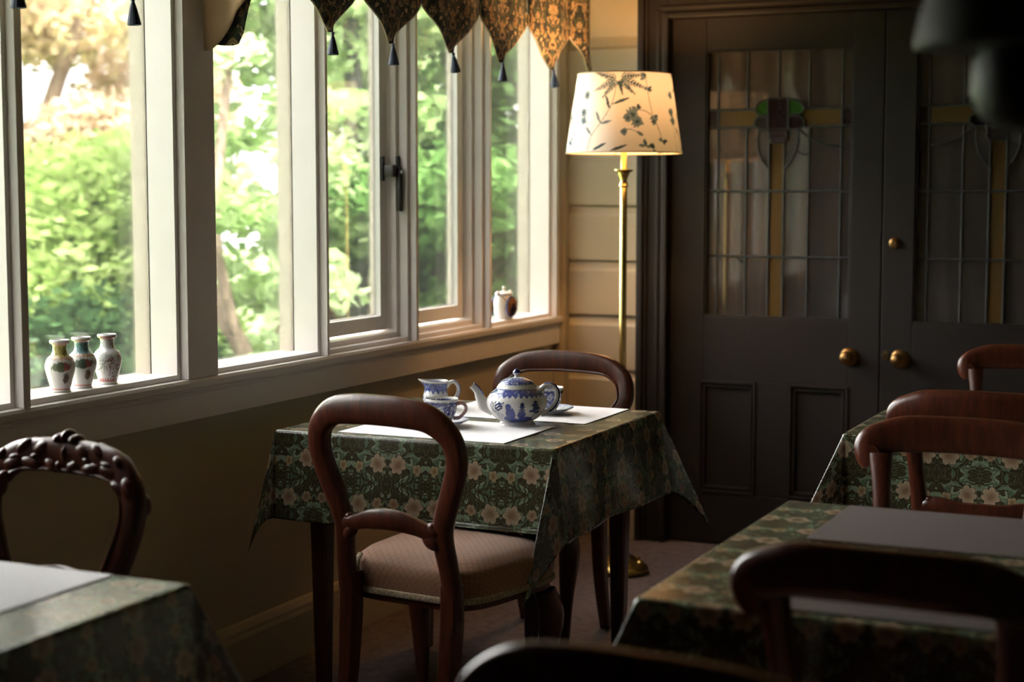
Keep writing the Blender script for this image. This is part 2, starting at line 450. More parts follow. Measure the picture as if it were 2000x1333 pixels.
def setting():
    def st(o, label, cat): return tag(o, label, cat, kind='structure')
    st(MB().box(-.12, XR, YN, 7.4, -.1, 0).build('floor', 'carpet'), 'mauve brown speckled carpet covering the room floor', 'floor')
    st(MB().box(-.12, XR, YN, YD + .12, ZC, ZC + .1).build('ceiling', 'ceiling_paint'), 'plain painted ceiling above the tea room', 'ceiling')
    wl = MB(); wl.box(-.12, 0, YN, YD, 0, ZS - .01); wl.box(-.12, 0, YN, YD, ZH + .01, ZC)
    wl.box(-.12, 0, YN, OPEN[0][0] - .005, ZS - .01, ZH + .01); wl.box(-.12, 0, 5.99, YD, ZS - .01, ZH + .01)
    st(wl.build('wall_left', 'board_cream'), 'cream painted wall below and around the window row', 'wall')
    st(MB().box(XR, XR + .1, YN, 7.4, 0, ZC).build('wall_right', 'far_wall_paint'), 'plain painted wall facing the windows', 'wall')
    st(MB().box(-.12, XR, YN - .1, YN, 0, ZC).build('wall_front', 'far_wall_paint'), 'plain painted wall facing the double doors', 'wall')
    # wall with the doors, dressed with boards
    wb = MB(); wb.box(-.12, .40, YD, YD + .12, 0, ZC); wb.box(2.20, XR, YD, YD + .12, 0, ZC); wb.box(.40, 2.20, YD, YD + .12, 2.08, ZC)
    w = st(wb.build('wall_back', 'board_cream'), 'cream weatherboarded wall around the dark double doors', 'wall')
    P = .2185; k = 0; z = .023 - P
    def board(x0, x1, z0):
        z1 = z0 + P; yf = YD - .018
        prof = [(YD - .001, z0), (yf, z0), (yf, z1 - .046), (yf + .010, z1 - .034), (yf + .0155, z1 - .009), (YD - .001, z1 - .009)]
        n = len(prof); v = [(x, y, zz) for x in (x0, x1) for y, zz in prof]
        f = [tuple(range(n)), tuple(range(2 * n - 1, n - 1, -1))] + [(i, n + i, n + (i + 1) % n, (i + 1) % n) for i in range(n)]
        return MB().add(v, f).build('board', 'board_cream', w)
    while z < ZC:
        z0 = max(z, 0.0)
        if z0 == z and z + P < ZC:
            board(.052, .362, z)
            if z > 2.2: board(.362, 4.6, z)
            else: board(2.262, 4.6, z)
        z += P
    st(MB().box(.001, .05, YD - .05, YD - .001, .0, ZC - .001, .004).build('trim_1', 'board_cream'), 'narrow cream corner board beside the weatherboards', 'trim')
    # skirting along the window wall
    prof = [(.001, 0), (.028, 0), (.028, .13), (.022, .142), (.022, .152), (.012, .168), (.001, .172)]
    n = len(prof); v = [(x, y, z) for y in (YN, YD - .05) for x, z in prof]
    f = [tuple(range(n)), tuple(range(2 * n - 1, n - 1, -1))] + [(i, n + i, n + (i + 1) % n, (i + 1) % n) for i in range(n)]
    st(MB().add(v, f).build('baseboard_left', 'board_cream'), 'moulded skirting board under the window row', 'baseboard')
    MBs = MB().box(.052, .35, YD - .034, YD - .0185, 0, .15, .004)
    st(MBs.build('baseboard_back', 'board_cream'), 'short cream skirting beside the door architrave', 'baseboard')

    # casing round the window row: sill apron with nose, head, right-hand board
    prof = [(.001, .78), (.030, .78), (.030, .848), (.034, .851), (.034, .855), (.030, .858), (.030, .861), (.044, .866), (.046, .882), (.042, ZS), (.001, ZS)]
    n = len(prof); v = [(x, y, z) for y in (2.22, 6.045) for x, z in prof]
    f = [tuple(range(n)), tuple(range(2 * n - 1, n - 1, -1))] + [(i, n + i, n + (i + 1) % n, (i + 1) % n) for i in range(n)]
    st(MB().add(v, f).build('trim_2', 'trim_white'), 'off white moulded sill board running under all the windows', 'trim')
    st(MB().box(.001, .032, 2.22, 6.045, ZH, ZH + .1, .004).build('trim_3', 'trim_white'), 'off white head board above all the windows', 'trim')
    st(MB().box(.001, .030, 5.994, 6.046, ZS, ZH, .003).box(.001, .044, 5.981, 5.994, ZS, ZH, .003).build('trim_4', 'trim_white'), 'off white upright casing where the windows meet the weatherboards', 'trim')
    st(MB().box(.001, .032, 2.22, 2.329, ZS, ZH, .003).build('trim_30', 'trim_white'), 'off white upright casing at the end of the window row over the carved chair', 'trim')
    # posts between the openings
    i = 5
    for a, b in zip(OPEN[:-1], OPEN[1:]):
        y0, y1 = a[1], b[0]
        m = MB().box(-.115, .042, y0 + .0005, y1 - .0005, ZS + .001, ZH - .001, .0015)
        wide = y1 - y0 > .05
        lab = 'wide off white post between the vases window and its neighbour' if wide else 'slim off white mullion between two window lights'
        o = st(m.build('trim_%d' % i, 'trim_white'), lab, 'trim')
        if not wide: o['group'] = 'slim mullions of the window row'
        i += 1
    # windows
    wl_lab = ['fixed window light at the end of the row, over the carved chair',
              'fixed window light with three vases on its ledge', 'fixed window light beside the wide post', 'casement window with a black handle',
              'casement window between the handled casement and the jar window', 'fixed window light with a blue and white jar on its ledge']
    for k, (y0, y1) in enumerate(OPEN):
        w = thing('window_%d' % (k + 1), wl_lab[k], 'window', (0, (y0 + y1) / 2, 0), kind='structure')
        h = (y1 - y0) / 2
        if k in CASEMENT:
            MB().ring(-h, h, ZS, ZH, .014, -.115, .016).build('frame', 'trim_white', w)
            MB().ring(-h + .014, h - .014, ZS + .014, ZH - .014, .016, -.115, -.018).build('stop_bead', 'trim_white', w)
            a = .033
            s = MB().ring(-h + a, h - a, ZS + a + .006, ZH - a, .047, -.088, -.050).build('sash', 'sash_white', w)
            b = a + .045
            MB().box(-.0705, -.0675, -h + b, h - b, ZS + b + .006, ZH - b).build('pane', 'window_glass', s)
            MB().ring(-h + b - .001, h - b + .001, ZS + b + .005, ZH - b + .001, .006, -.086, -.072).build('putty', 'outside_cream', s)
        else:
            MB().ring(-h, h, ZS, ZH, .014, -.066, .016).build('frame', 'trim_white', w)
            MB().ring(-h, h, ZS, ZH, .0135, -.118, -.070).build('outer_frame', 'outside_cream', w)
            MB().box(-.0695, -.0665, -h + .004, h - .004, ZS + .004, ZH - .004).build('pane', 'window_glass', w)
        if k == 3:   # stay handle on the far stile
            yb = h - .033; z = 1.455
            g = MB().box(-.050, -.042, yb - .042, yb - .024, z - .035, z + .045, .002).box(-.045, -.006, yb - .036, yb - .004, z - .022, z + .018, .006)
            hd = g.build('handle', 'black_iron', w, True)
            MB().box(-.012, .004, yb - .008, yb + .012, z - .135, z + .012, .004).build('lever', 'black_iron', hd, True)
            MB().box(-.018, -.008, h - .030, h - .014, z - .02, z + .047, .002).build('keeper_plate', 'black_iron', hd)
            MB().sweep([(.003, yb + .002, z - .006), (.007, yb + .002, z - .006)], .006, seg=12).build('key_barrel', 'steel', hd, True)

setting()


# ------------------------------------------------------------------ doors
def doors():
    # architrave
    def trim(name, boxes, label):
        m = MB()
        for b in boxes: m.box(*b)
        return tag(m.build(name, 'door_dark'), label, 'trim', kind='structure')
    yA = YD
    trim('trim_20', [(.352, .474, yA - .030, yA, 0, 2.172, .003), (.352, .378, yA - .052, yA - .03, 0, 2.172, .005), (.378, .392, yA - .040, yA - .03, 0, 2.146, .004),
                     (.425, .440, yA - .036, yA - .03, 0, 2.084, .003), (.452, .474, yA - .042, yA - .03, 0, 2.072, .004), (.40, .474, yA, yA + .05, 0, 2.05)],
         'dark brown moulded architrave upright beside the brass lamp')
    trim('trim_21', [(.474, 2.136, yA - .030, yA, 2.052, 2.172, .003), (.378, 2.23, yA - .052, yA - .03, 2.146, 2.172, .005), (.392, 2.22, yA - .040, yA - .03, 2.132, 2.146, .004),
                     (.44, 2.17, yA - .036, yA - .03, 2.086, 2.1, .003), (.474, 2.136, yA - .042, yA - .03, 2.052, 2.072, .004), (.474, 2.136, yA, yA + .05, 2.052, 2.08)],
         'dark brown moulded architrave head above the double doors')
    trim('trim_22', [(2.136, 2.26, yA - .030, yA, 0, 2.172, .003), (2.232, 2.26, yA - .052, yA - .03, 0, 2.172, .005), (2.136, 2.158, yA - .042, yA - .03, 0, 2.052, .004), (2.136, 2.2, yA, yA + .05, 0, 2.05)],
         'dark brown moulded architrave upright at the far door')

    GW, GZ0, GZ1 = .571, .90, 1.926
    def leaf(name, label, x0, mirror):
        # local: x 0..w, hinge side first for the left leaf
        w_ = .826
        d = thing(name, label, 'door', (x0, yA + .012, 0), kind='structure')
        fx = (lambda x: w_ - x) if mirror else (lambda x: x)
        def bx(nm, a, b, z0, z1, y0=0, y1=.042, ch=.003, mat='door_dark', par=None):
            a, b = sorted((fx(a), fx(b)))
            return MB().box(a, b, y0, y1, z0, z1, ch).build(nm, mat, par or d)
        gx0, gx1 = .138, .138 + GW
        bx('stile', 0, gx0, .004, 2.0516); bx('stile', gx1, w_ - .001, .004, 2.0516)
        bx('top_rail', gx0, gx1, GZ1, 2.0516); bx('lock_rail', gx0, gx1, .652, GZ0); bx('bottom_rail', gx0, gx1, .004, .205)
        bx('muntin', .352, .480, .205, .652)
        for a, b in ((.120, .352), (.480, .712)):
            p = bx('panel', a, b, .205, .652, .014, .028, 0)
            aa, bb = sorted((fx(a), fx(b)))
            m = MB()
            for t, yy in ((.0, -.004), (.016, .003)):
                z0, z1 = .205 + t, .652 - t
                for q in ((aa + t, aa + t + .012, z0, z1), (bb - t - .012, bb - t, z0, z1), (aa + t, bb - t, z0, z0 + .012), (aa + t, bb - t, z1 - .012, z1)):
                    m.box(q[0], q[1], yy, .015, q[2], q[3], .003)
            m.build('panel_moulding', 'door_dark', p)
        bx('glazing_bead', gx0 - .0, gx0 + .008, GZ0, GZ1, .004, .016); bx('glazing_bead', gx1 - .008, gx1, GZ0, GZ1, .004, .016)
        bx('glazing_bead', gx0, gx1, GZ0, GZ0 + .008, .002, .016); bx('glazing_bead', gx0, gx1, GZ1 - .008, GZ1, .004, .016)
        if not mirror: bx('astragal', .800, .850, .004, 2.05, .0435, .054)
        # knob on the meeting stile
        kx = fx(.712) if not mirror else fx(.752); kz = .765
        kr = [(.0, -.066), (.016, -.065), (.024, -.058), (.026, -.050), (.023, -.040), (.012, -.033), (.009, -.024), (.012, -.012), (.027, -.008), (.033, -.004), (.034, 0)]
        def lathe_y(nm, prof, cx, cz, mat, par):
            n = 28; v = []; f = []
            for r, y in prof:
                for i in range(n): v.append((cx + r * math.cos(2 * PI * i / n), y, cz + r * math.sin(2 * PI * i / n)))
            for q in range(len(prof) - 1):
                for i in range(n): f.append((q * n + i, q * n + (i + 1) % n, (q + 1) * n + (i + 1) % n, (q + 1) * n + i))
            return MB().add(v, f).build(nm, mat, par, True)
        kn = lathe_y('door_knob', [(r, y) for r, y in kr[:8]], kx, kz, 'old_brass', d)
        lathe_y('rose', [(.010, -.014), (.018, -.012), (.029, -.009), (.034, -.004), (.036, 0), (.0, .001)], kx, kz, 'old_brass', kn)
        if mirror:
            es = MB().add(*disc(.0, 0)).build('escutcheon', 'old_brass', d)
            es.location = (fx(.806), -.0035, kz + .012)
            MB().blob((fx(.806), -.0065, kz + .016), (.0045, .002, .0045)).box(fx(.806) - .002, fx(.806) + .002, -.0078, -.005, kz + .002, kz + .014).build('keyhole', 'black_iron', es)
            es.children[0].parent = es; es.children[0].matrix_parent_inverse = Matrix.Translation(es.location).inverted()
            lathe_y('rim_lock', [(0, -.012), (.010, -.012), (.012, -.009), (.017, -.008), (.021, -.004), (.022, 0)], fx(.780), 1.195, 'old_brass', d)
        # leaded light
        def U(u): return fx(gx0 + u * GW)
        def Z(v): return GZ1 - v * (GZ1 - GZ0)
        def pane(poly, mat, y0=.018, y1=.022):
            pts = [(U(a), Z(b)) for a, b in poly]
            return MB().prism(pts, y0, y1).build('pane', mat, d)
        def rect(u0, u1, v0, v1, mat): pane([(u0, v0), (u1, v0), (u1, v1), (u0, v1)], mat)
        def came(pts, r=.0052, y=.018):
            p = [(U(a), y, Z(b)) for a, b in pts]
            MB().sweep(p, r, r * .75, seg=8).build('came', 'lead_came', d, True)
        us = [0, .08, .285, .5, .706, .925, 1.0]
        for a, b in zip(us[:-1], us[1:]): rect(a, b, 0, .221, 'clear_leaded_glass')
        for u in us[1:-1]: came([(u, 0), (u, .221)])
        for u0, u1, mt in ((0, .08, 'ruby_glass'), (.08, .36, 'gold_glass'), (.66, .925, 'gold_glass'), (.925, 1, 'ruby_glass')): rect(u0, u1, .221, .287, mt)
        for u in (.08, .925): came([(u, .221), (u, .287)])
        rect(.36, .66, .221, .287, 'purple_glass')
        came([(0, .221), (.34, .221)]); came([(.68, .221), (1, .221)]); came([(0, .287), (.34, .287)]); came([(.68, .287), (1, .287)])
        vs_ = [.287, .525, .769, 1.0]
        ub = [0, .08, .28, .437, .54, .706, .922, 1.0]
        for v0, v1 in zip(vs_[:-1], vs_[1:]):
            for i_, (a, b) in enumerate(zip(ub[:-1], ub[1:])):
                rect(a, b, v0, v1, 'gold_glass' if i_ == 3 else 'clear_leaded_glass')
        for u in ub[1:-1]: came([(u, .287 if u not in (.437, .54) else .34), (u, 1)], .0056)
        for v in vs_[1:-1]: came([(0, v), (1, v)], .0056)
        # emblem, a little proud of the field
        def piece(poly, mat, y=.0125): pane(poly, mat, y, y + .0045)
        def loop(poly): came(list(poly) + [poly[0]], .0042, .0125)
        E1 = [(.427, .183), (.565, .183), (.568, .30), (.555, .322), (.44, .322), (.43, .30)]
        gl = [(.427, .186), (.385, .19), (.35, .207), (.335, .226), (.36, .242), (.427, .244)]
        gr = [(.565, .186), (.62, .19), (.66, .207), (.678, .222), (.65, .24), (.565, .244)]
        pl = [(.427, .25), (.37, .246), (.338, .262), (.335, .283), (.37, .297), (.427, .297)]
        pr = [(.568, .25), (.63, .246), (.672, .262), (.675, .283), (.64, .297), (.568, .297)]
        lo = [(.44, .297), (.56, .297), (.565, .33), (.545, .346), (.45, .346), (.435, .33)]
        for q, mt in ((E1, 'purple_glass'), (gl, 'green_glass'), (gr, 'green_glass'), (pl, 'grey_glass'), (pr, 'purple_glass')): piece(q, mt); loop(q)
        piece(lo, 'mauve_glass', .008); loop(lo)
        tl = [(.437, .297), (.365, .297), (.353, .33), (.36, .37), (.39, .41), (.437, .445)]
        tr = [(.54, .445), (.58, .42), (.615, .385), (.635, .34), (.632, .297), (.54, .297)]
        for q in (tl, tr): piece(q, 'seedy_glass'); loop(q)
        came([tuple(p) for p in crom([(.64, .298), (.70, .325), (.80, .35), (.92, .362), (1, .364)], 14)], .0042)
        if not mirror:
            came([(.63, .378), (.66, .388), (.706, .39)], .003); came([(.21, .769), (.24, .785), (.27, .793)], .0025)
        else:
            came([(.35, .375), (.4, .36), (.437, .345)], .003)
        return d
    def disc(x, z):
        n = 20; v = [(.011 * math.cos(2 * PI * i / n), 0, .017 * math.sin(2 * PI * i / n)) for i in range(n)]
        v += [(p[0], .003, p[2]) for p in v]
        return v, [tuple(range(n)), tuple(range(2 * n - 1, n - 1, -1))] + [(i, (i + 1) % n, n + (i + 1) % n, n + i) for i in range(n)]
    leaf('door_1', 'dark panelled door leaf with leaded glass beside the brass lamp', .475, False)
    leaf('door_2', 'dark panelled door leaf with leaded glass and a brass keyhole', 1.303, True)
    # net curtains behind the glass
    for x0, lab in ((.56, 'gathered net curtain behind the glass of the lamp side door'), (1.36, 'gathered net curtain behind the glass of the keyhole door')):
        nx, nz = 90, 14; v = []; f = []
        for j in range(nz):
            for i in range(nx):
                t = i / (nx - 1); a = t * 44 + .5 * math.sin(j * .6 + i * .2)
                v.append((x0 + t * .68, 6.176 + .011 * math.sin(a) + .006 * math.sin(a * .37 + 1), .80 + (1.99 - .80) * j / (nz - 1)))
        for j in range(nz - 1):
            for i in range(nx - 1): f.append((j * nx + i, j * nx + i + 1, (j + 1) * nx + i + 1, (j + 1) * nx + i))
        c = mesh('net_curtain', v, f, 'net_curtain', None, True)
        tag(c, lab, 'curtain', 'net curtains on the double doors')
        MB().sweep([(x0 - .01, 6.176, 1.992), (x0 + .69, 6.176, 1.992)], .005, seg=8, ref=(0, 0, 1)).build('curtain_rod', 'old_brass', c, True)
    hw = MB().box(-.1, 4.7, 7.3, 7.4, 0, ZC).box(-.12, -.02, YD + .12, 7.4, 0, ZC).box(-.12, XR, YD + .12, 7.4, ZC, ZC + .1)
    tag(hw.build('wall_hall', 'board_cream'), 'hall walls beyond the double doors', 'wall', kind='structure')

doors()


# ------------------------------------------------------------------ chairs
def seat_outline(wf, wr, dep, n=56):
    """plan outline, rear straight, front bowed, rounded corners"""
    pts = []
    for i in range(n):
        a = 2 * PI * i / n; c, s = math.cos(a), math.sin(a)
        e = 5.0
        x = math.copysign(abs(c) ** (2 / e), c); y = math.copysign(abs(s) ** (2 / e), s)
        t = (y + 1) / 2; w = wr + (wf - wr) * t
        yy = y * dep / 2 + (.03 * (1 - x * x) if y > 0 else 0) * max(0, y)
        pts.append((x * w / 2, yy))
    return pts

def make_seat(root, wf=.44, wr=.36, dep=.38, z0=.426, ztop=.522):
    o = seat_outline(wf, wr, dep); n = len(o)
    prof = [(1.0, z0), (1.015, z0 + .02), (1.03, z0 + .05), (1.02, z0 + .072), (.97, ztop - .016), (.88, ztop - .002), (.7, ztop + .010), (.45, ztop + .016), (.2, ztop + .019), (.001, ztop + .02)]
    v = []; f = []; uv = []; arc = 0; last = None; tot = []
    for s, z in prof[::-1]:
        if last: arc += math.hypot((s - last[0]) * .2, z - last[1])
        last = (s, z); tot.append(arc)
    tot = tot[::-1]
    for (s, z), ar in zip(prof, tot):
        for x, y in o:
            v.append((x * s, y * s, z)); L = math.hypot(x, y); uv.append((x / L * ar * L / .2, y / L * ar * L / .2))
    for k in range(len(prof) - 1):
        for i in range(n):
            j = (i + 1) % n; f.append((k * n + i, k * n + j, (k + 1) * n + j, (k + 1) * n + i))
    f.append(tuple(range(n - 1, -1, -1))); f.append(tuple((len(prof) - 1) * n + i for i in range(n)))
    s = mesh('seat', v, f, 'seat_damask', root, True, uv=uv)
    br = [(x * 1.018, y * 1.018, z0 + .008) for x, y in o]; br.append(br[0]); br.append(br[1])
    MB().sweep(br, .0045, .0085, seg=8, ref=(0, 0, 1), cap=False).build('braid', 'braid', s, True)
    for sx in (-1, 1):
        x = sx * (wr / 2 - .045)
        MB().sweep([(x, -dep / 2 * 1.02, z0 + .01), (x, -dep / 2 * 1.045, z0 + .05), (x, -dep / 2 * 1.02, z0 + .078), (x, -dep / 2 * .95, z0 + .092)], .008, .003, seg=8).build('braid', 'braid', s, True)
    rail = [(x * .985, y * .985) for x, y in o]; m = MB(); v = [(x, y, z0 - .016) for x, y in rail] + [(x, y, z0 + .004) for x, y in rail]
    m.add(v, [tuple(range(n)), tuple(range(2 * n - 1, n - 1, -1))] + [(i, (i + 1) % n, n + (i + 1) % n, n + i) for i in range(n)])
    m.build('seat_rail', root['wood'], root)
    return s

def legs(root, wood, zt=.40, wf=.375, wr=.29, yf=.145, yr=-.205):
    for sx in (-1, 1):
        p = crom([(sx * wf / 2, yf, zt), (sx * (wf / 2 + .012), yf + .012, zt - .07), (sx * (wf / 2 - .002), yf, zt - .2), (sx * (wf / 2 - .010), yf - .006, .05), (sx * (wf / 2 - .002), yf + .004, 0)], 18)
        r = [q[0] for q in crom([(.026,), (.030,), (.020,), (.014,), (.018,)], 18)]
        MB().sweep(p, r, r, seg=12, e=2.4).build('leg', wood, root, True)
        p = crom([(sx * wr / 2, yr, zt + .08), (sx * wr / 2, yr - .004, zt - .04), (sx * (wr / 2 - .004), yr - .03, .18), (sx * (wr / 2 - .006), yr - .085, 0)], 14)
        r = [q[0] for q in crom([(.024,), (.024,), (.020,), (.017,)], 14)]
        MB().sweep(p, r, r, seg=12, e=4).build('leg', wood, root, True)

def lean(z, y0=-.205, k=.17): return y0 - max(0, z - .42) * k

def crossrail(root, wood, z, half, up=.022, h=.026):
    pts = [(-half, z - .008), (-half * .72, z + .004), (-half * .35, z + up * .8), (0, z + up), (half * .35, z + up * .8), (half * .72, z + .004), (half, z - .008)]
    P = crom([(x, lean(zz) - .004 + .012 * (x / half) ** 2 - .012, zz, 0) for x, zz in pts], 30)
    hh = [q[0] for q in crom([(h * .95,), (h * .72,), (h * .9,), (h,), (h * .9,), (h * .72,), (h * .95,)], 30)]
    c = MB().sweep([p[:3] for p in P], hh, .013, seg=12, e=3).build('crossrail', wood, root, True)
    for sx in (-1, 1):
        m = MB()
        for t, r in ((.88, .009), (.72, .007)):
            m.blob((sx * half * t, lean(z) - .010, z + h * .60), (r * 1.3, .010, r))
        m.blob((sx * half * .80, lean(z) - .012, z + h * .1), (.034, .010, h * .70))
        m.blob((sx * half * .84, lean(z) - .012, z - h * .75), (.026, .009, .016), Matrix.Rotation(sx * .7, 3, 'Y'))
        m.build('carved_scroll', wood, c, True)

def balloon_chair(label, loc, rz, H=.92, half=.19, wood='mahogany', group='balloon back chairs', crest=.036, carved=False):
    root = thing('balloon_back_chair', label, 'chair', loc, rz, group); root['wood'] = wood
    make_seat(root); legs(root, wood)
    top = H - crest - .003; k = (H - .44) / .48
    hp = [(.152, .40, .023), (.149, .50, .024), (.140, .585, .026), (.146, .63, .026), (.168, .69, .026), (half, .755, .026), (half + .004, .80, .027), (half - .012, .842, .029), (half * .70, .876, crest * .92), (half * .36, .886, crest), (0, .888, crest)]
    hp = [(x, .44 + (z - .44) * (top - .44) / (.888 - .44) if z > .44 else z, w) for x, z, w in hp]
    full = hp + [(-x, z, w) for x, z, w in hp[-2::-1]]
    C = crom([(x, lean(z) + .35 * (x * x - .02) * (1 if z > .6 else 0), z, w) for x, z, w in full], 96)
    fr = MB().sweep([c[:3] for c in C], [c[3] for c in C], .0165, seg=16, e=2.8).build('back_frame', wood, root, True)
    # moulded inner bead
    n = len(C); pin = []
    sel = [i for i in range(n) if C[i][2] > .64]
    for i in sel:
        t = Vector(C[min(i + 1, n - 1)][:3]) - Vector(C[max(i - 1, 0)][:3]); a = t.normalized().cross(Vector((0, 1, 0))).normalized()
        cpt = Vector(C[i][:3]); inward = a if (Vector((0, 0, .76)) - cpt).dot(a) > 0 else -a
        pin.append(cpt + inward * (C[i][3] * .80) + Vector((0, .012, 0)))
    MB().sweep(pin, .005, .006, seg=8).build('bead', wood, fr, True)
    crossrail(root, wood, .605, .135)
    if carved:
        m = MB()
        rr = random.Random(3)
        arc = [c for c in C if c[2] > top - .085]
        na = len(arc)
        def leaf_on(f_, off, ln, wd, tw, y=0.0):
            i = max(2, min(na - 3, int(f_ * (na - 1)))); c = arc[i]; tg = Vector(arc[i + 2][:3]) - Vector(arc[i - 2][:3])
            an = -math.atan2(tg.z, tg.x); nx_, nz_ = math.sin(an), math.cos(an)
            for sy in (-1, 1):
                m.blob((c[0] + nx_ * off * c[3], c[1] + sy * (.009 + y), c[2] + nz_ * off * c[3]), (ln, .012, wd), Matrix.Rotation(an + tw, 3, 'Y'), 12, 8)
        for sg in (-1, 1):
            for d_, off, ln, wd, tw in ((.06, .55, .024, .013, .5), (.10, -.35, .026, .015, -.4), (.17, .45, .036, .015, .25), (.20, -.55, .026, .011, -.5), (.28, .30, .034, .017, .15),
                                        (.31, -.60, .018, .010, -.3), (.37, .55, .030, .012, .35), (.42, -.1, .032, .018, .0), (.24, -.05, .022, .008, .1), (.14, .05, .018, .008, -.2)):
                leaf_on(.5 + sg * d_, off, ln, wd, sg * tw)
        cx = arc[na // 2]
        for dx, dz, rx, rz_ in ((0, .038, .010, .015), (-.021, .033, .014, .011), (.021, .033, .014, .011), (-.016, -.020, .015, .016), (.016, -.020, .015, .016), (0, .005, .013, .022)):
            m.blob((dx, cx[1], cx[2] + dz), (rx, .021, rz_), Matrix.Rotation(dx * 10, 3, 'Y'), 12, 8)
        for sx in (-1, 1):
            m.blob((sx * (half + .004), cx[1] + .012, top - .075), (.030, .019, .024), Matrix.Rotation(sx * 1.0, 3, 'Y'), 12, 8)
        m.build('carving', wood, fr, True)
    return root

def rail_chair(label, loc, rz, H=.91, half=.21, wood='mahogany', group='bar back chairs'):
    root = thing('bar_back_chair', label, 'chair', loc, rz, group); root['wood'] = wood
    make_seat(root); legs(root, wood)
    # crest rail with drooping rounded ears
    hp = [(-half + .024, H - .115, .018), (-half + .016, H - .090, .028), (-half + .022, H - .066, .034), (-half + .060, H - .050, .037), (-half * .5, H - .043, .040), (0, H - .041, .040)]
    full = hp + [(-x, z, w) for x, z, w in hp[-2::-1]]
    C = crom([(x, lean(z) - .03 + .55 * x * x, z, w) for x, z, w in full], 64)
    cr = MB().sweep([c[:3] for c in C], [c[3] for c in C], .018, seg=16, e=2.6).build('crest_rail', wood, root, True)
    for sx in (-1, 1):
        m = MB()
        pts = [(sx * (half - .026) + .020 * math.cos(a) * (1 - a / 16), lean(H) + .024 - .006 + 0, H - .086 + .020 * math.sin(a) * (1 - a / 16)) for a in [i * .35 for i in range(34)]]
        m.sweep(pts, .003, seg=6)
        m.build('ear_scroll', wood, cr, True)
        P = crom([(sx * (half - .045), lean(H - .1) - .006, H - .085, .026), (sx * (half - .052), lean(.74), .74, .019), (sx * (half - .062), lean(.62), .62, .020), (sx * (half - .058), lean(.52), .52, .022), (sx * .15, lean(.40), .40, .023)], 26)
        MB().sweep([p[:3] for p in P], [p[3] for p in P], .017, seg=12, e=3).build('stile', wood, root, True)
    crossrail(root, wood, .625, half - .07, -.012, .028)
    return root


def chairs():
    balloon_chair('balloon back chair with buff damask seat, its back to the room, at the tea table', (.805, 3.535, 0), R(-7), H=.925, half=.191, wood='mahogany', group=None)
    balloon_chair('balloon back chair between the tea table and the brass lamp', (.592, 4.49, 0), R(180), H=.885, half=.210, wood='mahogany', group=None, crest=.034)
    balloon_chair('carved crest chair by the wall under the vases, at the table with a white mat', (.445, 2.25, 0), R(174), H=.902, half=.19, wood='mahogany', group=None, crest=.034, carved=True)
    rail_chair('dark bar back chair behind the taupe mat table, facing it from the doors side', (2.025, 3.24, 0), R(180), H=.905, group=None)
    rail_chair('dark bar back chair tucked against the table nearest the doors, back to the room', (2.005, 4.23, 0), 0, H=.92, group=None)
    rail_chair('dark bar back chair standing just before the keyhole door', (1.93, 5.11, 0), R(180), H=.90, group=None)
    rail_chair('dark bar back chair with its back to the room, at the taupe mat table', (2.165, 2.47, 0), R(-2), H=.91, group=None)
    balloon_chair('dark balloon back chair standing alone before the taupe mat table chair', (2.03, 1.90, 0), R(-4), H=.895, half=.222, wood='mahogany', group=None)

chairs()


# ------------------------------------------------------------------ tables, cloths, mats
def table(label, x0, x1, y0, y1):
    t = thing('dining_table', label, 'table', ((x0 + x1) / 2, (y0 + y1) / 2, 0)); w, d = (x1 - x0) / 2 - .004, (y1 - y0) / 2 - .004
    MB().box(-w, w, -d, d, .722, .747, .004).build('table_top', 'mahogany', t)
    a = .07
    MB().box(-w + a, w - a, -d + a, -d + a + .02, .63, .722).box(-w + a, w - a, d - a - .02, d - a, .63, .722).box(-w + a, -w + a + .02, -d + a, d - a, .63, .722).box(w - a - .02, w - a, -d + a, d - a, .63, .722).build('apron', 'mahogany', t)
    for sx in (-1, 1):
        for sy in (-1, 1):
            p = [(sx * (w - a - .01), sy * (d - a - .01), z) for z in (.722, .60, .4, .1, .0)]
            MB().sweep(p, [.030, .030, .026, .020, .018], seg=12, e=4).build('leg', 'mahogany', t, True)
    return t

